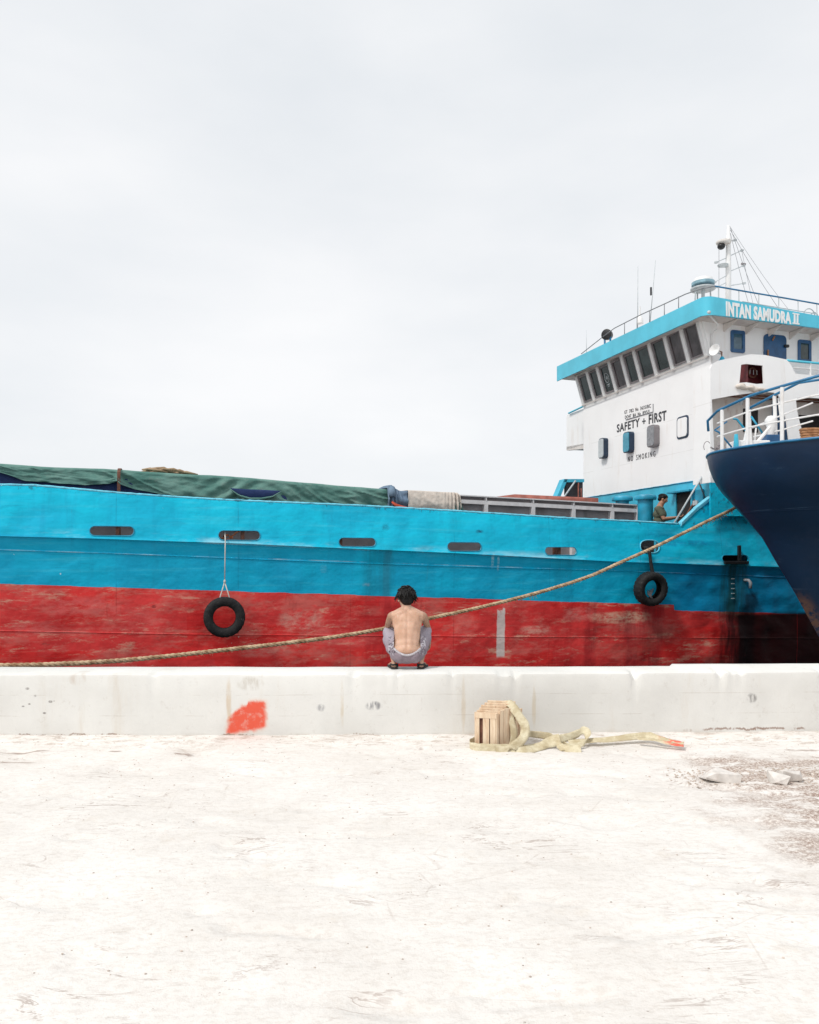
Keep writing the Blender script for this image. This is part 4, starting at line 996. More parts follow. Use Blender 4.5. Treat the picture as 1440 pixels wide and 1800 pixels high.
# loudspeaker horn at the bridge corner
u, z = PX(1258, 616, .15); Mh = Matrix.Translation((u, .15, z)) @ Matrix.Rotation(R(-80), 4, 'Y') @ Matrix.Rotation(R(18), 4, 'X')
hn = MB().lathe([(.03, -.22), (.035, -.1), (.06, -.04), (.11, .04), (.13, .05), (.115, .045), (.055, -.02), (.02, -.03)], 24, Mh).build('loudspeaker', M_white2, ship, 40)
u2, z2 = PX(1269, 630, .15); MB().tube([(u+.06, .15, z), (u2, .15, z-.02), (u2, .15, z2-.05)], .014, 6).build('speaker_bracket', M_brown, hn)
MB().lathe([(.09, 0), (.10, .03), (.06, .08), (.03, .14)], 16, Matrix.Translation((u2, .14, outer[3][1]+.0))).build('speaker_base', M_blue, hn, 40)
u, z = PX(1243, 551, .12); u2, z2 = PX(1265, 572, .3)
pf = MB().tube([(u, .1, z), (u+.08, .14, z-.02), (u2-.05, .3, z2+.02), (u2, .38, z2-.05), (u2, tN-.03, z2-.1), (u2, tN-.03, z2-.75)], .02, 8).build('cable_conduit', M_white2, ship, True)
MB().ell((u, .06, z), (.05, .05, .05)).build('deck_light', M_pgrey, pf, True)
# roof railing, antennas, radome, searchlight, mast
def RF(x, y): t, z = PF(x, y, uR+.05); return Vector((uR+.05, t, z))
def RS(x, y): u, z = PX(x, y, .05); return Vector((u, .05, z))
ra = [RS(1257, 503), RS(1235, 506)]
rt = MB(); fr_pts = [RF(1234,507), RF(1205,517), RF(1173,532), RF(1127,553), RF(1080,577), RF(1060,592), RF(1022,622)]
rt.tube(fr_pts, .013, 6); rt.tube([RF(1234,507), RS(1257,503)], .014, 6)
for p_ in (RF(1193,521), RF(1168,534), RF(1142,546), RF(1120,556), RF(1098,567)): rt.tube([p_, Vector((p_.x, p_.y, fz(uR, p_.y, 1)-.03))], .011, 6)
rt.build('roof_rail', M_lgrey, ship, True)
rs = MB(); rs.tube([RS(1257, 503), RS(1320, 514), RS(1380, 524), RS(1437, 534), RS(1500, 546)], .018, 6)
rsb = rs.build('side_roof_rail', M_mblue, ship, True)
r3 = MB()
for x, y in ((1263,504),(1299,510),(1334,516.5),(1369,522),(1403,528),(1436,534)):
    p_ = RS(x, y); r3.tube([p_, Vector((p_.x, p_.y, fz(p_.x, 0, 1)-.03))], .012, 6)
r3.tube([RS(1305, 530), RS(1340, 536), RS(1437, 552)], .010, 6)
sep(r3.build('rail_stanchion', M_pgrey, rsb, True))
def antenna(x0, y0, x1, y1, r, mt=M_pgrey, knob=None):
    t, z0 = PF(x0, y0, uR+.3); t1, z1 = PF(x1, y1, uR+.3)
    o = MB().tube([(uR+.3, t, min(z0, fz(uR, t, 1)-.02)), (uR+.3, t1, z1)], [r, r*.5], 6).build('whip_antenna', mt, ship, True)
    if knob: tk, zk_ = PF(*knob, uR+.3); MB().tube([(uR+.3, tk, zk_-.1), (uR+.3, tk, zk_+.1)], .024, 8).build('antenna_joint', M_black, o)
antenna(1121, 556, 1121.5, 467, .013); antenna(1142, 552, 1152.5, 457, .013, knob=(1144.5, 512)); antenna(1031, 614, 1031, 580, .010)
t, z = PF(1125, 562, uR+.3); MB().lathe([(.09, z-.1), (.07, z+.05), (.02, z+.1), (.015, z+.35)], 12, Matrix.Translation((uR+.3, t, 0))).build('antenna_base', M_white2, ship, 40)
t, z = PF(1069, 589, uR+.2)
sl_ = MB().lathe([(.02, -.12), (.11, -.09), (.14, .0), (.15, .12), (.13, .13)], 20, Matrix.Translation((uR+.2, t, z)) @ Matrix.Rotation(R(-95), 4, 'Y') @ Matrix.Rotation(R(35), 4, 'X')).build('searchlight', M_black, ship, 40)
MB().tube([(uR+.2, t+.18, z+.02), (uR+.2, t+.17, z-.24), (uR+.2, t-.12, z-.24), (uR+.2, t-.13, z)], .03, 8).build('searchlight_yoke', M_mblue, sl_, True)
MB().tube([(uR+.2, t, z-.24), (uR+.2, t, fz(uR, t, 1)-.05)], .025, 8).build('searchlight_post', M_white2, sl_, True)
def RL(x, y, t): u, z = PX(x, y, t); return Vector((u, t, z))
c = RL(1236, 500, .75); 
rdm = MB().lathe([(.0, c.z+.16), (.20, c.z+.13), (.24, c.z+.05), (.24, c.z-.0)], 24, Matrix.Translation((c.x, .75, 0))).build('radar_dome', M_white2, ship, 50)
MB().lathe([(.235, c.z-.03), (.256, c.z-.02), (.256, c.z+.045), (.235, c.z+.05)], 24, Matrix.Translation((c.x, .75, 0))).build('dome_band', M_pband, rdm, 40)
MB().lathe([(.25, c.z-.13), (.28, c.z-.12), (.28, c.z-.09), (.1, c.z-.05), (.1, c.z)], 24, Matrix.Translation((c.x, .75, 0))).build('dome_tray', M_pgrey, rdm, 40)
lg = MB()
for dx, dy in ((-.2, 0), (.2, 0), (0, .2)): lg.tube([(c.x+dx, .75+dy, c.z-.12), (c.x+dx*1.15, .75+dy, fz(c.x, 0, 1)-.04)], .018, 6)
lg.tube([(c.x, .75, c.z-.05), (c.x, .75, fz(c.x, 0, 1)-.04)], .04, 8); sep(lg.build('dome_leg', M_pgrey, rdm))
tM = 2.6
b0 = RL(1280.5, 530, tM); top = RL(1280.5, 396, tM)
mast = MB().tube([(b0.x, tM, b0.z-.3), (b0.x, tM, RL(1280, 470, tM).z), (b0.x, tM, RL(1280, 425, tM).z), (b0.x, tM, top.z)], [.075, .07, .06, .03], 14).build('mast', M_white2, ship, True)
p_ = RL(1271, 427, tM); MB().lathe([(.16, p_.z-.02), (.19, p_.z), (.19, p_.z+.04), (.1, p_.z+.06)], 18, Matrix.Translation((p_.x+.02, tM, 0))).box((p_.x-.1, tM-.06, p_.z-.03), (b0.x, tM+.06, p_.z-.005)).build('mast_platform', M_soffit, mast, 30)
p_ = RL(1268, 433, tM); MB().ell((p_.x, tM, p_.z), (.10, .10, .085)).build('mast_lamp', M_black, mast, True)
p_ = RL(1271, 467, tM); MB().lathe([(.02, p_.z-.05), (.13, p_.z-.01), (.14, p_.z+.02), (.12, p_.z+.03)], 16, Matrix.Translation((p_.x, tM, 0))).box((p_.x, tM-.04, p_.z-.03), (b0.x+.02, tM+.04, p_.z)).build('mast_bracket', M_pgrey, mast, 30)
ya_ = MB()
for (xa, ya, xb, yb) in ((1259,461,1278,453), (1283,450,1304,440), (1256,496,1278,484), (1283,477,1307,467), (1284,502,1308,498), (1262, 504, 1280, 495), (1283, 424, 1292, 422)):
    A, B = RL(xa, ya, tM), RL(xb, yb, tM); ya_.tube([A, B], .012, 6)
    E = A if xa < 1275 else B; ya_.lathe([(.05, E.z-.02), (.05, E.z+.015)], 10, Matrix.Translation((E.x, E.y, 0)))
ya_.build('yardarm', M_pgrey, mast)
p_ = RL(1307, 466, tM); MB().tube([(p_.x-.06, tM, p_.z+.03), (p_.x+.06, tM, p_.z+.03)], .03, 8).build('wind_sensor', M_dgrey, mast)
wr = MB()
for (xa, ya, xb, yb, r_) in ((1284,400,1352,522,.006), (1284,404,1398,524,.006), (1284,410,1329,526,.006), (1264,428,1264,520,.006), (1304,440,1335,532,.005), (1283,398,1420,500,.0045)):
    A, B = RL(xa, ya, tM), RL(xb, yb, tM-.6 if xb > 1300 else tM); B.z = min(B.z, 7.9); 
    n_ = 14; wr.tube([A.lerp(B, i/n_)-Vector((0, 0, .10*math.sin(math.pi*i/n_))) for i in range(n_+1)], r_, 5)
sep(wr.build('stay_wire', M_lgrey, mast))
# loose hose loops on the roof edge at the right
hl = MB(); 
for (x, y, r_) in ((1427, 553, .16), (1413, 556, .09), (1436, 556, .11)):
    c_ = RS(x, y); hl.tube([(c_.x+r_*math.cos(R(a)), .12, c_.z+r_*math.sin(R(a))) for a in range(-20, 200, 15)], .012, 6)
sep(hl.build('roof_hoop', M_pgrey, ship, True))
# funnel casing aft so that a step to the side still shows a whole ship
MB().box((uE-2.5, 2.3, zF1-.2), (uE-.6, 4.6, zF1+1.0)).build('funnel', M_fascia, ship, False, .08)
# ------------------------------------------------------------------ tarpaulins over the hatch
tT = 1.22
tp_top = linef([(5,815),(100,820),(215,826),(330,833),(440,840),(560,850),(700,862)], tT)
blu = linef([(5,832),(45,845),(100,850),(150,853),(190,851),(207,847),(213,853),(240,861),(280,868),(320,875),(420,890),(900,920)], tT)
def hem(u): return max(min(blu(u), tp_top(u)-.1), zt0(u)-.35)
def fold(u, v, s): 
    g_ = PX(210, 840, tT)[0]; d = abs(u-g_)
    q_ = nz3(u*.55, 3.3, s, 2); a = .030*nz3(u*1.1+v*.9, v*1.3, s, 3) + .040*(max(0, 1-3.2*abs(nz3(u*1.5+v*(1.2+2*q_), v*.5+q_, s+3, 2)))**2-.2)*sstep(-.25, .35, nz3(u*.8, v, 7, 2)) + .008*nz3(u*5-v*3, v*3, s+9, 2)
    a += .03*math.exp(-d/.5)*math.sin((u-g_)*14+v*5) ; a += .05*math.exp(-(d/.06)**2)
    g2 = PX(406, 860, tT)[0]; a += .035*math.exp(-abs(u-g2)/.35)*math.sin((u-g2)*16-v*9)
    g3 = PX(500, 850, tT)[0]; a += .03*math.exp(-abs(u-g3)/.25)*math.sin((u-g3)*12+v*9)
    g4 = PX(640, 850, tT)[0]; a += .04*math.exp(-abs(u-g4)/.3)*math.sin((u-g4)*14+v*7)
    return a
def tarp_fn(u0, u1, bottom, topf, t0, seed, thick_top=5.2, amp=1.0):
    def fn(a, b):
        u = u0+(u1-u0)*a
        zt_, zb_ = topf(u), bottom(u)
        L1 = .62
        if b < L1:
            v = b/L1; ang = 0; z = zb_+(zt_-.05-zb_)*v; t = t0 + .03*(v-.4) - fold(u, v*1.2, seed)*1.5*amp*(1-.2*v)
            hemc = .012*nz3(u*5, 2, seed)*(1-v); return (u, t, z+hemc)
        v = (b-L1)/(1-L1)
        if v < .35:
            q = v/.35*math.pi/2; return (u, t0+.02+.07*(1-math.cos(q))-fold(u, 1.2, seed)*amp*.8*(1-v), zt_-.05+.05*math.sin(q)+.02*nz3(u*.8, 1, seed)*math.sin(q))
        w_ = (v-.35)/.65; return (u, t0+.09+(thick_top-t0)*w_, zt_+.05*math.sin(w_*math.pi)+.02*nz3(u*.8, w_*3+1, seed))
    return fn
u0 = -13.5; u1 = PX(688, 860, tT)[0]
gt = MB().grid(tarp_fn(u0, u1, hem, tp_top, tT, 2.2), 420, 46)
green = tag(gt.build('green_tarpaulin', M_tarp, None, True, 0, .006), 'long faded green tarpaulin draped over the hatch of the blue ship', 'tarpaulin'); green.location = SL; green.rotation_euler = (0, 0, PSI)
bt = MB().grid(tarp_fn(u0, PX(520, 850, tT)[0], lambda u: zt0(u)-.4, lambda u: tp_top(u)-.05, tT+.055, 9.1, amp=.35), 260, 30)
navyt = tag(bt.build('navy_undertarp', M_btarp, None, True, 0, .006), 'dark blue undersheet showing below the hem of the green tarpaulin', 'tarpaulin'); navyt.location = SL; navyt.rotation_euler = (0, 0, PSI)
# navy fold showing through a sagging gap of the green sheet
fp = []
ctop = [(404,858),(430,860),(460,861),(494,863)]; cb_ = [(404,858),(420,870),(440,876),(460,876),(480,872),(494,863)]
pw = MB(); nseg = 20; ft = lerpf([(x, y) for x, y in ctop]); fb_ = lerpf([(x, y) for x, y in cb_])
def lens(a, b):
    x = 404+90*a; y = ft(x)+(fb_(x)-ft(x))*b; tt = tT-.085-.02*math.sin(b*3)*math.sin(a*math.pi); u, z = PX(x, y, tt); return (u, tt, z)
pw.grid(lens, 24, 6)
pk_ = tag(pw.build('navy_sheet_fold', M_btarp, None, True, 0, .01), 'lens-shaped fold of dark blue sheet in the middle of the green tarpaulin', 'tarpaulin'); pk_.location = SL; pk_.rotation_euler = (0, 0, PSI)
rr_ = MB().tube([(*[PX(x, fb_(x)+1, tT-.10)[0]], tT-.10, PX(x, fb_(x)+1, tT-.10)[1]) for x in [404+90*i/20 for i in range(21)]], [.008+.02*math.sin(math.pi*i/20) for i in range(21)], 8)
rr_.build('rolled_hem', M_tarp, green, True)
green.children[0].location = (0, 0, 0)
# lashing strap over the tarpaulin
ug = PX(210, 840, tT)[0]; sb = MB()
prof = [(tT-.10, zt0(ug)-.2), (tT-.11, zt0(ug)+.15), (tT-.11, tp_top(ug)-.06), (tT-.02, tp_top(ug)+.012), (tT+.1, tp_top(ug)+.035), (tT+.5, tp_top(ug)+.03)]
for (a, b) in zip(prof, prof[1:]): pass
vs = []
for (t, z) in prof: vs += [(ug-.028, t, z), (ug+.028, t, z)]
sb.add(vs, [(2*i, 2*i+1, 2*i+3, 2*i+2) for i in range(len(prof)-1)])
ls = tag(sb.build('lashing_strap', M_brown, None, False, 0, .012), 'brown lashing strap over the green tarpaulin at the left', 'strap'); ls.location = SL; ls.rotation_euler = (0, 0, PSI)
# brown sacking bundle lying on the tarpaulin
sk = MB()
for i in range(34):
    f = random.random(); x = 262+80*f; t = 1.7+random.random()*.3; u, z = PX(x, 835+f*1.0, t); zz = tp_top(u)+.05
    hgt = .10*(1-abs(f-.35)*1.1); a = random.uniform(-.3, .3)
    sk.tube([(u-.16, t, zz+hgt*random.random()), (u, t+.05*a, zz+hgt*(random.random()*.6+.5)), (u+.18, t+a*.2, zz+hgt*.4*random.random())], [.015, .028, .012], 6)
sko = tag(sk.build('sacking_bundle', M_hessian, None, True), 'small heap of brown sacking and rope on top of the green tarpaulin', 'sacking'); sko.location = SL; sko.rotation_euler = (0, 0, PSI)
# folded blue-grey canvas and beige canvas
def cl_fn(xa, xb, topy, boty, tt, seed, amp, gather=None):
    ft_, fb2 = lerpf(topy), lerpf(boty)
    def fn(a, b):
        x = xa+(xb-xa)*a
        L1 = .7
        f = amp*(nz3(x*.045+b*.8, b*2.4, seed, 3)+.35*nz3(x*.12+b*2, b*2.2, seed+2, 2))
        if gather: g_ = math.exp(-abs(x-gather)/7); f += .06*g_*math.sin((x-gather)*.9*(1+.5*b)+b*3)
        v = min(1, b/L1); y = fb2(x)+(ft_(x)-fb2(x))*v; t = tt-f-.05*math.sin(v*math.pi)
        u, z = PX(x, y, tt)
        if b <= L1: return (u, t, z)
        w_ = (b-L1)/(1-L1); return (u, t+w_*1.2, z+.03*math.sin(w_*3))
    return fn
dn = MB().grid(cl_fn(681, 717, [(681,858),(685,853),(690,853),(697,860),(704,863),(716,863)], [(681,893),(700,893),(720,896)], tT-.06, 3.3, .05, 688), 40, 30)
dno = tag(dn.build('folded_canvas', M_denim, None, True, 0, .008), 'crumpled blue-grey canvas bundled between green tarpaulin and beige canvas', 'canvas'); dno.location = SL; dno.rotation_euler = (0, 0, PSI)
ru = RL(688, 856, tT-.16); rv = RL(690, 873, tT-.20)
MB().tube([ru, ru.lerp(rv, .5)+Vector((0, -.02, 0)), rv], [.05, .075, .07], 12).build('canvas_roll', M_denim, dno, True)
MB().tube([RL(689,882,tT-.17), RL(696,888,tT-.17), RL(706,891,tT-.17), RL(719,893,tT-.17)], [.02, .035, .03, .012], 8).build('red_edge', M_orange, dno, True)
bg = MB().grid(cl_fn(717, 809, [(717,862),(760,864),(800,866),(806,868),(809,874)], [(717,896),(780,902),(809,902)], tT-.07, 6.3, .035, 803), 90, 30)
bgo = tag(bg.build('beige_canvas', M_cloth, None, True, 0, .008), 'beige canvas sheet draped over the coaming at the end of the green tarpaulin', 'canvas'); bgo.location = SL; bgo.rotation_euler = (0, 0, PSI)
MB().grid(cl_fn(798, 814, [(798,884),(808,880),(814,893)], [(798,900),(814,902)], tT-.03, 1.3, .03, 806), 16, 14).build('green_corner', M_tarp, bgo, True, 0, .008)
# ------------------------------------------------------------------ tyre fenders
def tyre(cx, cy, Dm, wd, label, hang, tilt=0.0):
    u, z = PX(cx, cy, -.12); Rr = Dm/2
    th = thing('tyre_fender', label, 'tyre', (u*C_ - (-.16)*S_, Y0 + u*S_ + (-.16)*C_, z), PSI)
    w2 = wd/2; ri = Rr*.54
    prof = [(ri, -w2*.62), (ri+.015, -w2*.80), (ri+.05, -w2*.93), (Rr*.78, -w2), (Rr*.90, -w2*.93), (Rr*.965, -w2*.78), (Rr, -w2*.6), (Rr*1.003, 0), (Rr, w2*.6), (Rr*.965, w2*.78), (Rr*.90, w2*.93), (Rr*.78, w2), (ri+.05, w2*.93), (ri, w2*.62),
            (ri+.02, w2*.55), (Rr*.80, w2*.72), (Rr*.9, w2*.5), (Rr*.92, 0), (Rr*.9, -w2*.5), (Rr*.80, -w2*.72), (ri+.02, -w2*.55)]
    m = MB(); seg = 72; vs = []
    for k_ in range(seg):
        a = 2*math.pi*k_/seg
        for i, (r, y) in enumerate(prof):
            rr = r
            if i in (6, 8, 5, 9) and k_ % 3 == 0: rr -= .014
            vs.append((rr*math.cos(a), y, rr*math.sin(a)))
    q = len(prof); m.add(vs, [(k_*q+i, k_*q+(i+1) % q, ((k_+1) % seg)*q+(i+1) % q, ((k_+1) % seg)*q+i) for k_ in range(seg) for i in range(q)])
    ty = m.build('tyre', M_tyre, th, 50); ty.rotation_euler = (tilt, 0, 0)
    return th, u, z, Rr
th, u, z, Rr = tyre(394.5, 1084.5, .735, .20, 'black tyre hanging on a pale line below the second slot, against red paint', 0)
us_, zs_ = PX(396, 944, -.02); ky = PX(395, 1023, -.1)[1]
hr = MB(); hr.tube([(us_-u, .30, zs_-z+.08), (us_-u, .14, zs_-z+.0), (us_-u, .10, zs_-z-.06), (us_-u-.012, .04, ky-z)], .011, 6); hr.tube([(us_-u-.012, .04, ky-z), (-.075, .0, Rr-.0), (-.08, .03, Rr-.2)], .011, 6); hr.tube([(us_-u-.012, .04, ky-z), (.085, .0, Rr-.0), (.09, .03, Rr-.2)], .011, 6)
hr.ell((us_-u-.012, .03, ky-z+.01), (.022, .022, .035)); hr.build('hanging_line', M_thin, th, True)
th2, u, z, Rr = tyre(1142, 1035, .735, .28, 'black tyre hung by a dark rubber strip near the navy bow', 0, R(7))
us_, zs_ = PX(1137, 962, -.02)
hr = MB(); q = [(us_-u, .42, zs_-z+.02), (us_-u, .12, zs_-z-.02), (us_-u+.01, .05, zs_-z-.12), (us_-u+.03, .05, (zs_-z)*.7), (us_-u+.045, 0, Rr-.02), (us_-u+.05, 0, Rr-.16)]
hr.tube(q, [.035, .04, .035, .034, .04, .04], 8); hr.build('rubber_hanger', M_tyre, th2, True)
hr = MB()
for i in range(3): hr.tube([(.06-.05*i, .0+.02*i, -.02*i), (-.02-.03*i, -.03, -.12), (.05+.02*i, .0, -.26)], .02, 6)
hr.build('inner_line', M_lgrey, th2, True)
# tangle of orange line inside the second slot
tg = MB(); u, z = PX(402, 941, .2)
for i in range(7):
    p0 = Vector((u+random.uniform(-.12, .12), .12+random.random()*.15, z-.1)); pts = [p0]
    for j in range(8): pts.append(pts[-1]+Vector((random.uniform(-.08, .10), random.uniform(-.03, .03), random.uniform(-.045, .055))))
    tg.tube(pts, .013, 6)
tgo = tag(tg.build('rope_tangle', M_orangebuoy, None, True), 'tangle of orange-brown line in the second slot above the left tyre', 'rope'); tgo.location = SL; tgo.rotation_euler = (0, 0, PSI)
# ------------------------------------------------------------------ mooring rope
A = Vector(((5-CX)/F*8.66, 8.66)); B = Vector(((1294-CX)/F*14.1, 14.1))
def rope_pt(px_, py_):
    k = (px_-CX)/F; d = B-A; s = (k*A.y-A.x)/(d.x-k*d.y); P = A+d*s; return Vector((P.x, P.y, CAMZ-(py_-HZ)/F*P.y))
rp = [(5,1170),(100,1167.5),(200,1162),(300,1153),(400,1142),(500,1131),(600,1118),(680,1104),(750,1088),(830,1071),(900,1054),(970,1035),(1040,1012),(1090,989),(1140,967),(1200,938),(1250,913),(1294,892)]
ctrl = [rope_pt(*p) for p in rp]
ctrl = [Vector((-8.2, 7.4, .76)), Vector((-6.2, 8.1, .74))] + ctrl + [Vector((7.3, 14.5, 3.5)), Vector((7.8, 14.3, 3.75))]
def catmull(P, per):
    out = []
    for i in range(len(P)-1):
        p0 = P[max(0, i-1)]; p1 = P[i]; p2 = P[i+1]; p3 = P[min(len(P)-1, i+2)]
        for k_ in range(per):
            t = k_/per; out.append(.5*((2*p1)+(p2-p0)*t+(2*p0-5*p1+4*p2-p3)*t*t+(3*p1-p0-3*p2+p3)*t**3))
    return out+[P[-1]]
cl = catmull(ctrl, 6)
for _ in range(3): cl = [cl[0]]+[(cl[i-1]+cl[i]*2+cl[i+1])/4 for i in range(1, len(cl)-1)]+[cl[-1]]
# resample evenly
def resample(P, step):
    out = [P[0]]; acc = 0
    for a, b in zip(P, P[1:]):
        L = (b-a).length; d = step-acc
        while d <= L: out.append(a.lerp(b, d/L)); d += step
        acc = L-(d-step)
    return out
cl = resample(cl, .018)
rope = thing('mooring_rope', 'thick tan mooring rope rising from the wall at left to the navy bow at right', 'rope', (0, 0, 0))
sr = MB(); rr0 = .027
for s in range(3):
    pts = []
    for i, p in enumerate(cl):
        d = (cl[min(i+1, len(cl)-1)]-cl[max(i-1, 0)]).normalized(); n1 = Vector((0, 0, 1)).cross(d).normalized(); n2 = d.cross(n1)
        a = i*.018/.20*2*math.pi+s*2*math.pi/3; jit = 1+.15*noise.noise((i*.06, s, 0))
        pts.append(p+(n1*math.cos(a)+n2*math.sin(a))*.0145*jit)
    sr.tube(pts, .0165, 7)
for i in range(0, len(cl)-1):
    if random.random() < .75:
        p = cl[i]; v = Vector((random.uniform(-1, 1), random.uniform(-1, 1), random.uniform(-1, .8))).normalized()
        L = random.uniform(.012, .03)*(1 if random.random() < .93 else 2.2); q = p+v*.028; q2 = q+v*L+Vector((random.uniform(-.02, .02), 0, -.008)); sr.tube([q, q2], [.0022, .001], 3, caps=False)
for i in range(len(cl)):
    px_ = CX+cl[i].x/cl[i].y*F
    if 905 < px_ < 945 or 1225 < px_ < 1290:
        if random.random() < .45: p = cl[i]; L = random.uniform(.04, .10); sr.tube([p, p+Vector((random.uniform(-.03, .03), 0, -L*.5)), p+Vector((random.uniform(-.04, .04), 0, -L))], [.008, .006, .002], 4)
sr.build('rope_strands', M_rope, rope, True)
# ------------------------------------------------------------------ second boat: navy bow
boat = thing('moored_boat', 'navy blue flared bow of a second boat with white and blue railings at the right', 'boat', (5.20, 13.2, 0), 0)
stem = lerpf([(-2.2, 3.9), (-1.3, 3.35), (0, 2.42), (.62, 2.06), (1.28, 1.70), (1.83, 1.37), (2.315, 1.10), (2.6, .86), (2.89, .62), (3.12, .42), (3.33, .29), (3.6, .21), (3.75, .19), (3.84, .19)])   # z -> s
LV = [-2.2, -1.3, -.6, .0, .3, .6, .95, 1.3, 1.55, 1.83, 2.1, 2.315, 2.5, 2.7, 2.89, 3.02, 3.15, 3.28, 3.4, 3.58, 3.70, 3.78, 3.82]
NS = 44; LEN = 15.0
def half(sx, z):
    h = (z+2.2)/6.0; B = .9+1.5*h**1.3; L = 5.5-2.2*h; p = 1.0+.72*h**2.2
    x = max(0, min(1, sx/L)); b = B*(1-(1-x)**(1.9))**(1/p)
    aft = 1-.35*sstep(10, 15, sx); return b*aft
def sheer(s): return .010*s
vs = []; 
for z in LV:
    s0 = stem(z)
    row = []
    for i in range(NS+1):
        f = (i/NS)**2.4; s = s0+(LEN-s0)*f; row.append((s, -half(s-s0, z), z+sheer(s)*max(0, z)/3.8*1.2))
    mir = [(s, -y, zz) for s, y, zz in row[1:]][::-1]; vs += mir+row
W2 = 2*NS+1
hb = MB().add(vs, [(j*W2+i, j*W2+i+1, (j+1)*W2+i+1, (j+1)*W2+i) for j in range(len(LV)-1) for i in range(W2-1)])
tr = [(j*W2) for j in range(len(LV))]; te = [(j*W2+W2-1) for j in range(len(LV))]
hb.f += [(tr[j], tr[j+1], te[j+1], te[j]) for j in range(len(LV)-1)]
bh = hb.build('hull', M_navy, boat, 60)
ztopb = lambda s: 3.82+.012*s
edge = [Vector(v) for v in vs[(len(LV)-1)*W2:]]
MB().tube(edge, .022, 8).build('gunwale', M_mblue, boat, True)
nD = len(edge); dkm = MB(); 
dkm.add([(e.x+.03, e.y*.97, e.z-.12) for e in edge], [(i, i+1, nD-2-i, nD-1-i) for i in range(0, nD//2-1)]+[(nD//2-1, nD//2, nD//2+1)]); dkm.build('foredeck', M_soffit, boat)
def edge_at(s, side=-1, inset=.05):
    b = half(s, 3.82)-inset; return Vector((s+.22, side*max(b, 0), 3.82+.012*s*1.2))
rlb = MB(); railh = lerpf([(0, .72), (.3, .85), (1.0, .98), (3, 1.05), (6, 1.1)])
svals = [0, .02, .06, .12, .2, .3, .42, .58, .76, 1.0, 1.3, 1.7, 2.2, 2.8, 3.5, 4.5, 6]
near = [edge_at(s)+Vector((0, 0, railh(s))) for s in svals]
tipv = Vector((.02, .10, 3.82+.60)); 
rlb.tube([Vector((.20, .16, 3.82+.42)), Vector((.17, .12, 3.82+.60))]+near[1:], .024, 8)
rail = rlb.build('bow_rail', M_mblue, boat, True)
wp = MB()
for frac in (.38, .70): wp.tube([edge_at(s)+Vector((0, 0, railh(s)*frac)) for s in svals[1:]], .014, 6)
for s in (.05, .27, .62, 1.12, 1.9, 3.0, 4.4): e = edge_at(s); wp.tube([e-Vector((0, 0, .05)), e+Vector((0, 0, railh(s)-.02))], .032, 8)
sep(wp.build('rail_stanchion', M_white2, rail, True))
# inner rail climbing aft across the foredeck
def BP(x, y, Y): X, Z = PY(x, y, Y); return Vector((X-5.28, Y-13.2, Z))
ir = MB(); I = [BP(1322,719,14.0), BP(1368,695,13.6), BP(1412,673,13.1), BP(1470,664,12.6)]
ir.tube(I, .024, 8); irb = ir.build('inner_rail', M_mblue, boat, True)
iw = MB()
for (x, y, Y) in ((1324,720,14.0), (1369,695,13.6)): iw.tube([BP(x, y, Y), BP(x+3, 782, Y)], .034, 8)
iw.tube([BP(1330,752,13.9), BP(1372,734,13.5), BP(1437,708,12.9)], .014, 6); iw.tube([BP(1332,768,13.9), BP(1378,757,13.5), BP(1437,740,12.9)], .014, 6)
iw.tube([BP(1376,700,13.6), BP(1386,782,13.5)], .016, 6)
sep(iw.build('inner_stanchion', M_white2, irb, True))
# deck gear: windlass posts, white box, anchor davit
dg_ = MB(); 
a = BP(1322, 748, 13.3); b = BP(1316, 790, 13.3); dg_.add([b+Vector((-.03, 0, -.1)), b+Vector((.16, 0, -.1)), a+Vector((.06, 0, 0)), a+Vector((.02, 0, 0)), b+Vector((-.03, .1, -.1)), b+Vector((.16, .1, -.1)), a+Vector((.06, .1, 0)), a+Vector((.02, .1, 0))], [(0,1,2,3), (4,7,6,5), (0,4,5,1), (1,5,6,2), (2,6,7,3), (3,7,4,0)])
dg_.tube([BP(1340,776,13.4), BP(1352,762,13.4), BP(1362,750,13.4)], .03, 8); dg_.tube([BP(1334,778,13.4), BP(1337,752,13.4)], .015, 6)
dg_.build('anchor_davit', M_white2, boat, False)
c_ = BP(1363, 744, 13.6); vt = MB().lathe([(.06, -.45), (.06, -.1), (.10, .0), (.11, .06), (.06, .13), (.01, .14)], 16, Matrix.Translation(c_)).build('deck_ventilator', M_white2, boat, 50)
MB().box((c_.x-.12, c_.y-.1, 3.7), (c_.x+.14, c_.y+.12, c_.z-.22)).build('ventilator_base', M_dblue, vt, False, .02)
MB().box(tuple(BP(1301, 786, 13.35)-Vector((0, 0, .15))), tuple(BP(1312, 771, 13.5)+Vector((.45, .25, -.05)))).build('windlass_cover', M_white2, boat, False, .02)
MB().lathe([(.05, -.1), (.03, .15)], 12, Matrix.Translation(BP(1302, 778, 13.3))).build('bollard', M_cyan, boat)
hg = MB(); hg.tube([BP(1264,756,13.5), BP(1286,741,13.5)], .014, 6); hg.tube([BP(1264,756,13.5), BP(1272,760,13.5), BP(1294,786,13.4)], .016, 6); hg.build('step_handrail', M_mblue, boat, True)
hg = MB(); hg.tube([BP(1297,736,13.8), BP(1303,737,13.8), BP(1319,757,13.7)], .02, 8); hg.tube([BP(1328,732,13.8), BP(1350,764,13.7)], .018, 8); hg.build('stair_rail', M_blue, boat, True)
ck = MB(); 
for i in range(14):
    p = BP(1262+random.random()*12, 784+random.random()*7, 13.25); ck.tube([p, p+Vector((random.uniform(-.06, .06), 0, random.uniform(-.02, .07)))], .014, 5)
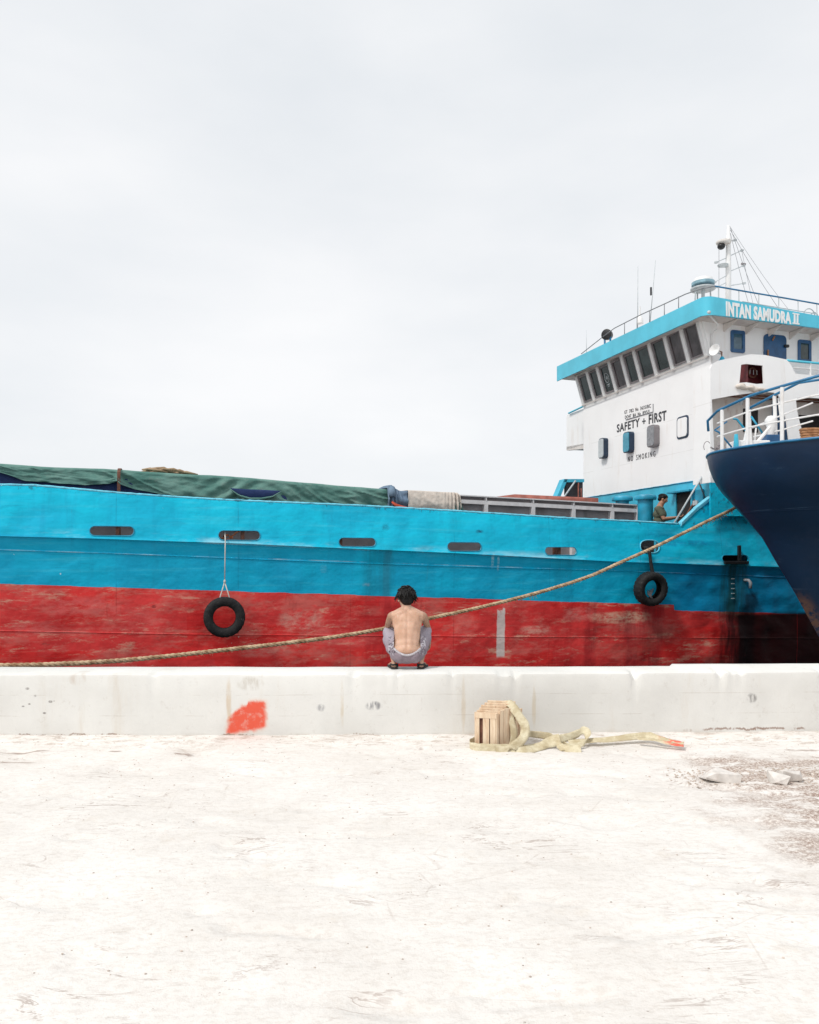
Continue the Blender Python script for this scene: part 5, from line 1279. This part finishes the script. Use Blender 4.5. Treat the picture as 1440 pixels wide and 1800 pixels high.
ck.tube([BP(1247+6*math.cos(R(a))+4, 785-9*math.sin(R(a)), 13.3) for a in range(40, 230, 15)], .006, 5); ck.build('fairlead_chain', M_dgrey, boat, True)
by = MB(); c_ = BP(1427, 764, 13.2)
for i in range(4): by.tube([(c_.x+(.17+.01*i)*math.cos(R(a)), c_.y+.10*math.sin(R(a)), c_.z-.05+.045*i) for a in range(0, 360, 20)], .024, 6, closed=True)
cb = tag(by.build('rope_coil', M_tan, None, True), 'orange-brown coil of rope on the foredeck of the navy boat', 'rope'); cb.location = (5.28, 13.2, 0)
# wheelhouse further aft (outside the frame, seen only from the side)
MB().box((5.5, -1.6, 3.7), (9.5, 1.6, 6.2)).build('wheelhouse', M_white2, boat, False, .05)
for k_ in range(4): MB().box((5.8+k_*.95, -1.63, 5.1), (6.4+k_*.95, -1.605, 5.75)).build('wheelhouse_window', M_glass, boat)
for k_ in range(3): MB().box((5.47, -1.3+k_*.95, 5.1), (5.495, -.65+k_*.95, 5.75)).build('wheelhouse_window', M_glass, boat)
MB().box((5.2, -1.8, 6.2), (9.7, 1.8, 6.32)).build('wheelhouse_roof', M_fascia, boat, False, .02)
# ------------------------------------------------------------------ strapped crate and webbing on the quay
cy = 7.62
ccx, ccz = PY(850, 1310, cy)
crate = thing('wooden_crate', 'bundle of raw pine slat frames standing upright against the wall, strapped together', 'crate', (PY(834, 1310, 7.56)[0], 7.56, .0), R(0))
def frame(x0, y0, wdt, dep, h, seed, yaw, lean=0):
    """one slatted frame: two slats, top and bottom rail, seen on edge"""
    rnd = random.Random(seed); M = Matrix.Translation((x0, y0, 0)) @ Matrix.Rotation(yaw, 4, 'Z') @ Matrix.Rotation(lean, 4, 'X')
    m = MB(); x = 0
    while x < wdt-.01:
        w_ = min((rnd.uniform(.055, .085) if seed != 3 else (.055, .072, .062, .03)[min(3, len(m.v)//8)]), wdt-x); m.box((x+.003, .004, .01), (x+w_-.004, .016, h-.006), M); x += w_+(.010 if seed != 3 else (.028, .002, .004, .0)[min(3, len(m.v)//8-1)])
    m.box((0, 0, h-.055), (wdt, .004, h), M); m.box((.0, .016, h-.05), (wdt, dep, h+.002), M); m.box((0, .016, 0), (wdt, dep, .05), M)
    m.box((0, .017, .05), (.018, dep, h-.05), M); m.box((wdt-.018, .017, .05), (wdt, dep, h-.05), M)
    return m
def frame_shade_sheet(x0, y0, wdt, h, yaw, lean):
    M = Matrix.Translation((x0, y0, 0)) @ Matrix.Rotation(yaw, 4, 'Z') @ Matrix.Rotation(lean, 4, 'X'); return MB().box((.022, .0245, .03), (wdt-.022, .030, h-.06), M)
def _unused(m, wdt, dep, h, M):
    m.box((0, .017, .05), (.018, dep, h-.05), M); m.box((wdt-.018, .017, .05), (wdt, dep, h-.05), M)
    return m
px_m = 1/171.0
yaw = R(-13)
stepd = [(0.0, 0.0, .226, .375, 0), (.028, .045, .235, .385, 1), (.055, .090, .245, .40, 2), (.080, .135, .26, .42, 3), (.12, .175, .28, .435, 4), (.155, .22, .29, .45, 5)]
for (dx, dy, w_, h, s) in stepd:
    fo_ = frame(dx, dy, w_, .036, h, s+3, yaw, R(-.5*s)).build('slat_frame', M_wood, crate, False, .002)
    if s == 0: frame_shade_sheet(dx, dy, w_, h, yaw, 0).build('gap_shade_sheet', M_brown, fo_)  # added dark sheet for the shade in the gaps between front slats
# side boards on the right-hand face
sdm = MB(); M = Matrix.Translation((.221, -.049, 0)) @ Matrix.Rotation(R(38), 4, 'Z')
rnd = random.Random(5); x = .0
for w_, h, g_ in ((.035, .375, .014), (.05, .395, .004), (.085, .405, .010), (.06, .40, .016), (.05, .40, .014), (.04, .38, .006)):
    sdm.box((x, 0, 0), (x+w_, .018, h), M); x += w_+g_
sep(sdm.build('side_board', M_wood, crate, False, .002)); MB().box((.01, .0185, .01), (.33, .024, .35), M).build('gap_shade_core', M_brown, crate)  # dark block added behind the side boards to shade their gaps
def ribbon(pts, wid, up, name, mat, parent, th_=.004, per=8):
    P = catmull([Vector(p) for p in pts], per); U = catmull([Vector(u) for u in up], per)
    vs = []
    for i, (p, u_) in enumerate(zip(P, U)):
        u_ = (u_.normalized()+Vector((noise.noise((i*.13, 5, p.x)), noise.noise((i*.13, 9, p.x)), 0))*.22).normalized()*(1+.10*noise.noise((i*.2, 1, 2))); p = p+Vector((0, noise.noise((i*.11, p.x, 3))*.012, abs(noise.noise((i*.17, p.x, 7)))*.010))
        for f in (-.5, -.25, 0, .25, .5):
            vs.append(p+u_*wid*f)
    n_ = len(P); return MB().add(vs, [(i*5+j, i*5+j+1, (i+1)*5+j+1, (i+1)*5+j) for i in range(n_-1) for j in range(4)]).build(name, mat, parent, True, 0, th_*.45)
def W(x, y, Y, dz=0): X, Z = PY(x, y, Y); return Vector((X, Y, max(Z, .02)+dz))
strap = thing('webbing_strap', 'wide yellowed webbing sling looped round the pine crate and trailing along the wall foot', 'strap', (0, 0, 0))
Zu = (0, 0, 1)
# loop lying round the foot of the crate
ribbon([W(895,1283,7.95), W(860,1290,7.9), W(833,1308,7.75), W(826,1318,7.58), W(833,1321,7.50), W(850,1321,7.46), W(880,1321,7.45), W(900,1324,7.44), W(925,1322,7.46), W(945,1315,7.55), W(965,1305,7.62), W(985,1300,7.6)],
       .12, [Zu, Zu, Zu, Zu, Zu, Zu, (0, .15, 1), (0, .5, .8), (0, .8, .5), (0, .9, .4), (0, .6, .8), (0, .5, .9)], 'strap_loop', M_strap, strap)
# over the top of the crate and down its right side
ribbon([W(868,1242,7.86), W(884,1236,7.80), W(897,1237,7.70), W(908,1252,7.62), W(920,1270,7.58), W(924,1285,7.55), W(918,1300,7.50), W(905,1312,7.45), W(890,1321,7.42), W(872,1318,7.43)],
       .095, [(.1, .9, .3), (.3, .9, .3), (.7, .5, .5), (.9, .2, .2), (.9, 0, .2), (.9, -.1, -.1), (.8, -.1, -.5), (.5, -.1, -.8), (.1, .1, .9), (0, 0, 1)], 'strap_loop', M_strap, strap)
ribbon([W(884,1240,7.74), W(893,1250,7.66), W(900,1270,7.62), W(904,1290,7.60), W(900,1308,7.58)], .07, [(.8, .3, .2), (1, .1, 0), (1, 0, 0), (1, 0, 0), (.9, 0, .3)], 'strap_loop', M_strap, strap)
# strap leaving behind the crate
ribbon([W(922,1291,7.86), W(950,1292,7.86), W(975,1298,7.82), W(990,1306,7.72), W(1000,1313,7.58), W(1020,1320,7.48)], .075, [Zu, Zu, (0, .2, 1), (0, .5, .8), (0, .7, .6), (.1, .8, .5)], 'strap_tail', M_strap, strap)
ribbon([W(912,1318,7.48), W(940,1312,7.56), W(965,1306,7.62), W(990,1298,7.70), W(1012,1292,7.78), W(1026,1289,7.82, .03), W(1034,1296,7.74, .02), W(1028,1306,7.62), W(1008,1312,7.55), W(985,1316,7.52)],
       .085, [(.2, .8, .3), (.2, .8, .5), (0, .6, .8), (0, .3, 1), (0, .3, 1), (.2, .3, .9), (.9, .1, .6), (.3, .6, .6), (.1, .8, .4), (0, .9, .3)], 'strap_tail', M_strap, strap)
ribbon([W(978,1308,7.6), W(990,1315,7.52), W(1005,1320,7.47), W(1022,1322,7.45)], .10, [(.2, .7, .6), (.1, .7, .6), (.05, .6, .8), (0, .5, .9)], 'strap_tail', M_strap, strap)
ribbon([W(1000,1306,7.68), W(1040,1302,7.72), W(1080,1299,7.76), W(1115,1295,7.80), W(1140,1294,7.80), W(1160,1298,7.72), W(1182,1303,7.64), W(1202,1308,7.58)],
       .075, [(0, .9, .4), (0, .9, .4), (0, .8, .6), (0, .6, .8), (.1, .4, .9), (.1, .7, .5), (0, .9, .3), (.3, .6, .2)], 'strap_tail', M_strap, strap)
ribbon([W(1120,1298,7.72), W(1150,1302,7.65), W(1175,1307,7.58), W(1202,1311,7.52)], .05, [(0, .9, .4), (0, .9, .3), (0, .8, .4), (.2, .8, .2)], 'strap_tail', M_strap, strap)
# ------------------------------------------------------------------ rubble stones and debris
def stone(x, y, sx, sy, sz, seed, label, mat=M_stone, name='rubble_stone', cat='stone', z0=-.02, flat=1):
    bm = bmesh.new(); rnd = random.Random(seed)
    for i in range(16):
        v = Vector((rnd.uniform(-1, 1), rnd.uniform(-1, 1), rnd.uniform(0, 1)))
        m_ = max(abs(v.x), abs(v.y)); v.x *= .9/max(.5, m_); v.y *= .9/max(.5, m_)
        bm.verts.new((v.x*sx*.5, v.y*sy*.5, v.z*sz))
    bmesh.ops.convex_hull(bm, input=bm.verts)
    for v in [v for v in bm.verts if not v.link_faces]: bm.verts.remove(v)
    me = bpy.data.meshes.new(name); bm.to_mesh(me); bm.free(); me.materials.append(mat)
    me.polygons.foreach_set('use_smooth', [True]*len(me.polygons)); me.set_sharp_from_angle(angle=R(30))
    o = bpy.data.objects.new(name, me); COL.objects.link(o); o.location = (x, y, z0+gz(x, y))
    q_ = o.modifiers.new('b', 'BEVEL'); q_.width = min(sx, sy, sz)*.08; q_.segments = 2; q_.use_clamp_overlap = True
    return tag(o, label, cat, 'loose stones at the lower right')
X, _ = PY(1269, 1372, 6.45); so = stone(X, 6.5, .34, .22, .13, 31, 'flat square pale slab lying lowest right of the crate')
X, _ = PY(1366, 1376, 6.45); stone(X, 6.42, .17, .16, .12, 12, 'small pale stone leaning left of the bigger rounded stone at lower right')
X, _ = PY(1392, 1370, 6.45); stone(X, 6.48, .21, .18, .15, 14, 'bigger pale rounded stone at the lower right corner')
rd = random.Random(4)
gv = MB()
for i in range(520):
    x = 2.6+rd.gauss(0, .16) if i % 3 == 0 else rd.gauss(3.55, .3); y = 6.62+rd.gauss(0, .14)
    if x < 1.8 or x > 5.2: continue
    s = rd.uniform(.003, .013); M = Matrix.Rotation(rd.uniform(0, 3), 3, 'Z').to_3x3()
    gv.ell((x, y, gz(x, y)+s*.2), (s*rd.uniform(.8, 1.5), s, s*.7), M, 6, 4)
for i in range(1100):
    x = rd.uniform(-5.5, 5.5); y = 8.0-4.6*rd.random()**1.5; s = rd.uniform(.002, .006); gv.ell((x, y, gz(x, y)+s*.2), (s*1.3, s, s*.7), None, 6, 4)
gv.build('gravel', simple('brown_gravel', (.52, .44, .38), .95, var=.4, scale=30))['kind'] = 'stuff'
# ------------------------------------------------------------------ PEOPLE
def hand(mb, wrist, dirv, palmn, side, size=1.0, curl=.35):
    """palm plus five separate fingers, thumb off the side near the wrist"""
    d = Vector(dirv).normalized(); n_ = Vector(palmn); n_ = (n_-d*n_.dot(d)).normalized(); s = d.cross(n_)*side
    w_ = Vector(wrist); L = .085*size
    for f in (-.030, -.010, .010, .030): mb.cap(w_+s*f*.6*size, .015*size, w_+d*L+s*f*size, .0125*size, 8)
    for i, (f, ln) in enumerate(((-.033, .060), (-.011, .075), (.011, .080), (.033, .070))):
        b = w_+d*L+s*f*size; a1 = (d+n_*curl).normalized(); a2 = (d*.7+n_*curl*2.2).normalized(); m1 = b+a1*ln*.5*size; e = m1+a2*ln*.5*size
        mb.cap(b, .0095*size, m1, .0085*size, 8); mb.cap(m1, .0085*size, e, .007*size, 8)
    b = w_+d*.02*size+s*.028*size; m1 = b+(d*.6+s*.8+n_*.3).normalized()*.038*size; e = m1+(d*.95+s*.25+n_*.3).normalized()*.032*size
    mb.cap(b, .014*size, m1, .011*size, 8); mb.cap(m1, .011*size, e, .009*size, 8)
def head(mb, c, fwd, up, sc_=1.0):
    f = Vector(fwd).normalized(); u = Vector(up); u = (u-f*u.dot(f)).normalized(); r = f.cross(u)
    M = Matrix((r, f, u)).transposed()
    c = Vector(c); P = lambda x, y, z: c+(r*x+f*y+u*z)*sc_
    mb.ell(P(0, -.012, .025), (.074*sc_, .090*sc_, .082*sc_), M, 20, 14)
    mb.ell(P(0, .025, -.035), (.056*sc_, .062*sc_, .070*sc_), M, 16, 12); mb.ell(P(0, .050, -.082), (.030*sc_, .028*sc_, .022*sc_), M, 12, 8)
    mb.cap(P(0, .078, .015), .009*sc_, P(0, .100, -.020), .013*sc_, 8); mb.ell(P(0, .083, -.050), (.024*sc_, .010*sc_, .009*sc_), M, 10, 6)
    for s in (-1, 1):
        mb.ell(P(s*.028, .068, .026), (.024*sc_, .012*sc_, .009*sc_), M, 10, 6); mb.ell(P(s*.045, .055, -.015), (.020*sc_, .018*sc_, .018*sc_), M, 10, 6)
        mb.ell(P(s*.077, .0, -.012), (.010*sc_, .019*sc_, .030*sc_), M, 10, 8)
    return P, M
def face_parts(P, M, parent, sc_=1.0):
    e = MB(); pu = MB()
    for s in (-1, 1): e.ell(P(s*.029, .070, .008), (.013*sc_, .009*sc_, .008*sc_), M, 10, 8); pu.ell(P(s*.029, .0775, .008), (.005*sc_, .003*sc_, .005*sc_), M, 8, 6)
    eo = e.build('eyes', M_eye, parent, True); pu.build('pupils', M_hair, eo, True); MB().ell(P(0, .092, -.050), (.020*sc_, .005*sc_, .006*sc_), M, 10, 6).build('mouth', M_lip, parent, True)
def hairdo(P, M, parent, sc_, strands, rnd, drop=.09, seed_out=1.0):
    h = MB(); h.ell(P(0, -.022, .036), (.083*sc_, .092*sc_, .083*sc_), M, 20, 14); h.ell(P(0, -.055, -.015), (.066*sc_, .050*sc_, .060*sc_), M, 16, 10)
    for s in (-1, 1): h.ell(P(s*.06, -.015, .03), (.026*sc_, .055*sc_, .040*sc_), M, 12, 8)
    hb_ = blob(h, 'hair', M_hair, parent, .006, 4)
    st = MB()
    for i in range(strands):
        th_ = rnd.uniform(0, 2*math.pi); ph = rnd.uniform(0, 1.15)
        d0 = Vector((math.sin(ph)*math.cos(th_), math.sin(ph)*math.sin(th_)*1.0, math.cos(ph)))
        if d0.y > .55 and d0.z < .55: continue
        a = Vector((d0.x*.083, -.022+d0.y*.092, .036+d0.z*.083)); t_ = Vector((-math.sin(th_)*rnd.uniform(-.5, .5)+d0.x*.9, math.cos(th_)*rnd.uniform(-.5, .5)+d0.y*.8, -.35-.7*ph)).normalized()
        L = rnd.uniform(.035, drop); pts = []
        for k_ in range(4):
            f = k_/3; q = a+t_*L*f+Vector((0, 0, -.35*L*f*f)); c = Vector((0, -.022, .03)); dv = q-c; s = Vector((dv.x/.083, dv.y/.092, dv.z/.083)).length
            q = c+dv*(max(s, 1.02+.07*rnd.random()*(1 if f < .8 else seed_out))/max(s, .01)); pts.append(P(q.x, q.y, q.z))
        st.tube(pts, [.007*sc_, .008*sc_, .006*sc_, .0012*sc_], 5)
    return st.build('hair_locks', M_hair, hb_, True)
# --- boy squatting on the wall, back to the camera (local frame: y away from camera)
SCB = 1/156.0
by0 = 8.30
boy = thing('person', 'shirtless boy with black hair and grey-mauve shorts squatting on the wall, back to us', 'person', (PY(716, 1100, 8.33)[0], by0, .705), 0)
b = MB()
hipL, hipR = Vector((-.085, .03, .17)), Vector((.085, .03, .17))
# torso
b.ell((0, .035, .20), (.142, .105, .11)); b.ell((0, .055, .27), (.138, .095, .13)); b.ell((0, .075, .35), (.142, .098, .14)); b.ell((0, .100, .43), (.154, .102, .15)); b.ell((0, .125, .51), (.172, .102, .135)); b.ell((0, .145, .575), (.175, .090, .075))
b.ell((0, .085, .39), (.148, .100, .20), Matrix.Rotation(-.25, 3, 'X'))
for s in (-1, 1):
    b.ell((s*.155, .155, .585), (.062, .058, .058)); b.ell((s*.085, .085, .53), (.058, .035, .085), Matrix.Rotation(s*.2, 3, 'Y')); b.ell((s*.085, .125, .615), (.095, .055, .045), Matrix.Rotation(s*.32, 3, 'Y')); b.cap((s*.03, .165, .665), .042, (s*.13, .15, .61), .045)
b.cap((0, .15, .60), .062, (-.012, .195, .715), .054)
# arms
sh = {-1: Vector((-.182, .16, .585)), 1: Vector((.185, .16, .585))}; el_ = {-1: Vector((-.232, .34, .45)), 1: Vector((.240, .36, .44))}
wr_ = {-1: Vector((-.08, .50, .40)), 1: Vector((.262, .42, .28))}
for s in (-1, 1):
    b.cap(sh[s], .047, sh[s].lerp(el_[s], .5), .043); b.cap(sh[s].lerp(el_[s], .5), .043, el_[s], .033); b.cap(el_[s], .036, el_[s].lerp(wr_[s], .4), .035); b.cap(el_[s].lerp(wr_[s], .4), .035, wr_[s], .024)
hand(b, wr_[1], (-.12, .05, -1), (-.6, -.3, 0), 1, .95, .4); hand(b, wr_[-1], (1, .1, -.3), (0, -.2, -1), -1, .95, .4)
# legs
kn = {-1: Vector((-.212, .34, .385)), 1: Vector((.205, .35, .405))}; an = {-1: Vector((-.150, .06, .085)), 1: Vector((.157, .06, .085))}
hp = {-1: hipL, 1: hipR}
for s in (-1, 1):
    b.cap(hp[s], .085, hp[s].lerp(kn[s], .5), .072); b.cap(hp[s].lerp(kn[s], .5), .072, kn[s], .052)
    b.cap(kn[s], .052, kn[s].lerp(an[s], .38)+Vector((0, -.012, 0)), .050); b.cap(kn[s].lerp(an[s], .38)+Vector((0, -.012, 0)), .050, an[s], .033)
    b.cap(an[s]+Vector((0, -.022, -.045)), .030, an[s]+Vector((s*.02, .06, -.045)), .030); b.cap(an[s]+Vector((s*.01, .03, -.045)), .032, an[s]+Vector((s*.035, .15, -.055)), .024)
    for j in range(5):
        q = an[s]+Vector((s*.035+(j-2)*.016, .165-.008*abs(j-1.5), -.060)); b.cap(q, .010, q+Vector((0, .025-.003*j, -.004)), .008, 8)
hc_ = Vector((-.018, .225, .782))
P, Mh_ = head(b, hc_, (-.28, 1, -.16), (0, .16, 1), 1.10)
body = blob(b, 'body', M_skin, boy, .0065, 14, .5)
# carve spine furrow and shoulder blades into the one skin
for v in body.data.vertices:
    x, y, z = v.co
    if .18 < z < .66 and y < .14 and abs(x) < .16:
        g_ = math.exp(-(x/.014)**2)*.0065*sstep(.18, .28, z)*sstep(.67, .6, z); v.co.y += g_
        v.co.y -= .006*math.exp(-((abs(x)-.036)/.022)**2)*sstep(.2, .27, z)*sstep(.55, .4, z)
        v.co.y -= .009*math.exp(-((abs(x)-.085+(.56-z)*.15)/.022)**2)*math.exp(-((z-.51)/.055)**2)
face_parts(P, Mh_, body)
hairdo(P, Mh_, boy, 1.20, 420, random.Random(3), .10, 2.6)
tf = MB(); rn = random.Random(21)
for i in range(70):
    a_ = rn.uniform(0, 2*math.pi); e_ = rn.uniform(.05, 1.45); d0 = Vector((math.cos(a_)*math.sin(e_), math.sin(a_)*math.sin(e_), math.cos(e_)))
    if d0.y > .5 and d0.z < .5: continue
    c0 = Vector((d0.x*.080, -.022+d0.y*.088, .036+d0.z*.080)); tv = Vector((rn.uniform(-.9, .9), rn.uniform(-.5, .5), rn.uniform(-.7, .25)))
    tv = (tv-d0*tv.dot(d0)).normalized(); L_ = rn.uniform(.03, .06)
    q = [c0, c0+tv*L_*.5+d0*.012, c0+tv*L_+d0*rn.uniform(.004, .020)]
    tf.tube([P(*v) for v in q], [.012, .009, .0015], 5)
tf.build('hair_tufts', M_hair, boy, True)
wl = MB(); rn = random.Random(8)
for i in range(9):
    p = P(.075+rn.uniform(-.01, .012), -.02+rn.uniform(-.03, .03), .085-.02*rn.random()); wl.tube([p, p+Vector((.022, -.01, -.03)), p+Vector((.028+rn.uniform(-.01, .01), -.012, -.075)), p+Vector((.014, -.01, -.125-rn.random()*.02))], [.005, .007, .006, .001], 5)
wl.build('hair_wisps', M_hair, boy, True)
# shorts: one surface round seat and thighs
s_ = MB(); s_.ell((0, .030, .155), (.158, .122, .098)); s_.ell((0, .02, .135), (.135, .105, .075))
for s in (-1, 1):
    s_.ell((s*.075, .02, .15), (.095, .112, .088)); s_.cap(hp[s]+Vector((s*.01, .01, .0)), .103, hp[s].lerp(kn[s], .5)+Vector((s*.012, 0, .005)), .095); s_.cap(hp[s].lerp(kn[s], .5)+Vector((s*.012, 0, .005)), .095, kn[s]+Vector((s*.006, .0, -.008)), .068)
    s_.cap(kn[s]+Vector((s*.008, .0, -.005)), .072, kn[s]+Vector((-s*.012, -.03, -.10)), .066)
    s_.cap(hp[s]+Vector((s*.085, .04, .035)), .062, kn[s]+Vector((s*.012, -.06, -.08)), .066)
sh_o = blob(s_, 'shorts', M_shorts, boy, .007, 5)
bm = bmesh.new(); bm.from_mesh(sh_o.data)
dead = [v for v in bm.verts if (v.co.y < .165 and abs(v.co.x) < .145 and v.co.z > .178 + 3.0*v.co.x*v.co.x) or (v.co.y < .30 and abs(v.co.x) < .11 and v.co.z > .25)]
bmesh.ops.delete(bm, geom=dead, context='VERTS'); 
for v in bm.verts:
    n_ = nz3(v.co.x*18, v.co.y*18, v.co.z*9, 2); v.co += v.normal*(.004*n_+.004*math.sin(v.co.x*70)*sstep(.13, .17, v.co.z)*(1 if v.co.y < .1 else .2))
bm.to_mesh(sh_o.data); bm.free()
wb = MB(); pts = []
for i in range(41):
    x = -.148+.296*i/40; q = x/.158; yy = .030-.118*math.sqrt(max(0, 1-q*q*.93)); pts.append((x, yy+.012*0, .170+3.0*x*x))
wb.tube(pts, [.0125+.002*math.sin(i*2.3) for i in range(41)], 8); wb.build('waistband', M_waist, sh_o, True)
for s in (-1, 1):
    sa = MB(); q = an[s]+Vector((0, 0, -.083)); sd_ = MB()
    prof = [(-.036, -.050), (-.030, -.062), (0, -.068), (.030, -.062), (.036, -.050), (.040, .05), (.050, .13), (.045, .19), (.02, .215), (-.02, .21), (-.042, .18), (-.044, .12), (-.038, .05)]
    sd_.plate([(q.x+a+s*.012*(1 if bb > 0 else 0)+s*bb*.15, q.y+bb) for a, bb in prof], [], lambda a, bb, d: (a, bb, q.z-.002+d), .02)
    so_ = sd_.build('sandal', M_sandal, boy, False, .003)
    q = an[s]; MB().tube([q+Vector((-.036, .06, -.07)), q+Vector((-.037, .0, -.035)), q+Vector((-.030, -.040, -.035)), q+Vector((0, -.056, -.034)), q+Vector((.030, -.040, -.035)), q+Vector((.037, .0, -.035)), q+Vector((.040, .06, -.07))], .011, 8).build('heel_strap', M_sandal, so_, True)
    MB().tube([q+Vector((-.035+s*.015, .09, -.075)), q+Vector((s*.02, .10, -.022)), q+Vector((.04+s*.015, .09, -.075))], .013, 8).build('toe_strap', M_sandal, so_, True)
MB().ell(P(-.082, -.002, -.03), (.0035, .0035, .005)).build('earring', M_pgrey, boy, True)
boy.scale = (1, 1, 1)
# --- man in an olive tee on the ship's deck, looking down at his hands
um, _ = PX(1159, 900, .75); zdm = zdeck(um)
hz_ = PX(1161, 869, .75)[1]-zdm; sm = hz_/1.70
print('man height', hz_)
man = thing('person', 'man in olive tee standing on the ship deck, looking down at his hands', 'person', (um*C_-.75*S_, Y0+um*S_+.75*C_, zdm), R(-112))
man.scale = (sm*1.18, sm*1.18, sm)
# local frame: y = the way he faces (to the right, a little toward us)
m_ = MB()
m_.ell((0, 0, .92), (.16, .11, .13)); m_.ell((0, 0, 1.05), (.145, .10, .14)); m_.ell((0, .01, 1.22), (.17, .115, .15)); m_.ell((0, .0, 1.36), (.165, .09, .07)); m_.cap((0, .0, 1.38), .066, (0, .05, 1.50), .060); m_.ell((0, 0, 1.40), (.12, .06, .05))
for s in (-1, 1):
    m_.ell((s*.175, 0, 1.35), (.06, .06, .06)); e_ = Vector((s*.21, .10, 1.10)); wv_ = Vector((s*.07, .33, 1.14)); sh0 = Vector((s*.185, 0, 1.33))
    m_.cap(sh0, .050, e_, .038); m_.cap(e_, .040, e_.lerp(wv_, .4), .037); m_.cap(e_.lerp(wv_, .4), .037, wv_, .026)
    hand(m_, wv_, (-s*.25, 1, .15), (0, .2, 1) if s < 0 else (0, .2, 1), s, 1.0, .5)
    hp_ = Vector((s*.085, 0, .90)); kn_ = Vector((s*.10, .03, .50)); an_ = Vector((s*.10, -.01, .09))
    m_.cap(hp_, .088, kn_, .058); m_.cap(kn_, .055, kn_.lerp(an_, .35)+Vector((0, -.015, 0)), .056); m_.cap(kn_.lerp(an_, .35), .054, an_, .036)
    m_.cap(an_+Vector((0, -.03, -.05)), .034, an_+Vector((0, .14, -.058)), .028)
Pm, Mm = head(m_, (0, .075, 1.585), (0, 1, -.45), (0, .45, 1), 1.0)
mo_ = blob(m_, 'body', M_skin2, man, .009, 3)
face_parts(Pm, Mm, mo_); hairdo(Pm, Mm, man, 1.0, 120, random.Random(5), .04)
t_ = MB(); t_.ell((0, 0, .95), (.178, .130, .12)); t_.ell((0, 0, 1.06), (.165, .122, .15)); t_.ell((0, .01, 1.22), (.188, .133, .16)); t_.ell((0, .0, 1.355), (.175, .102, .062))
for s in (-1, 1): t_.ell((s*.172, 0, 1.345), (.07, .072, .07)); t_.cap((s*.182, 0, 1.33), .068, (s*.20, .065, 1.20), .060)
tee = blob(t_, 'tee_shirt', M_tee, man, .010, 3)
for v in tee.data.vertices: v.co += v.normal*.006*nz3(v.co.x*9, v.co.y*9, v.co.z*12, 2)
t_ = MB(); t_.ell((0, 0, .88), (.172, .122, .12))
for s in (-1, 1): t_.cap((s*.085, 0, .88), .100, (s*.10, .03, .50), .075); t_.cap((s*.10, .03, .50), .075, (s*.10, -.01, .12), .062)
blob(t_, 'trousers', M_pants, man, .012, 3)
for s in (-1, 1): MB().ell((s*.10, .05, .035), (.045, .135, .04)).build('shoe', M_black, man, True)
ph = MB().box((-.035, -.006, -.06), (.035, .006, .06), Matrix.Translation((-.0, .44, 1.22)) @ Matrix.Rotation(R(-50), 4, 'X')).build('phone', M_black, None, False, .004)
tag(ph, 'small black phone held in the hands of the man on deck', 'phone'); bpy.context.view_layer.update(); ph.matrix_world = man.matrix_world.copy()
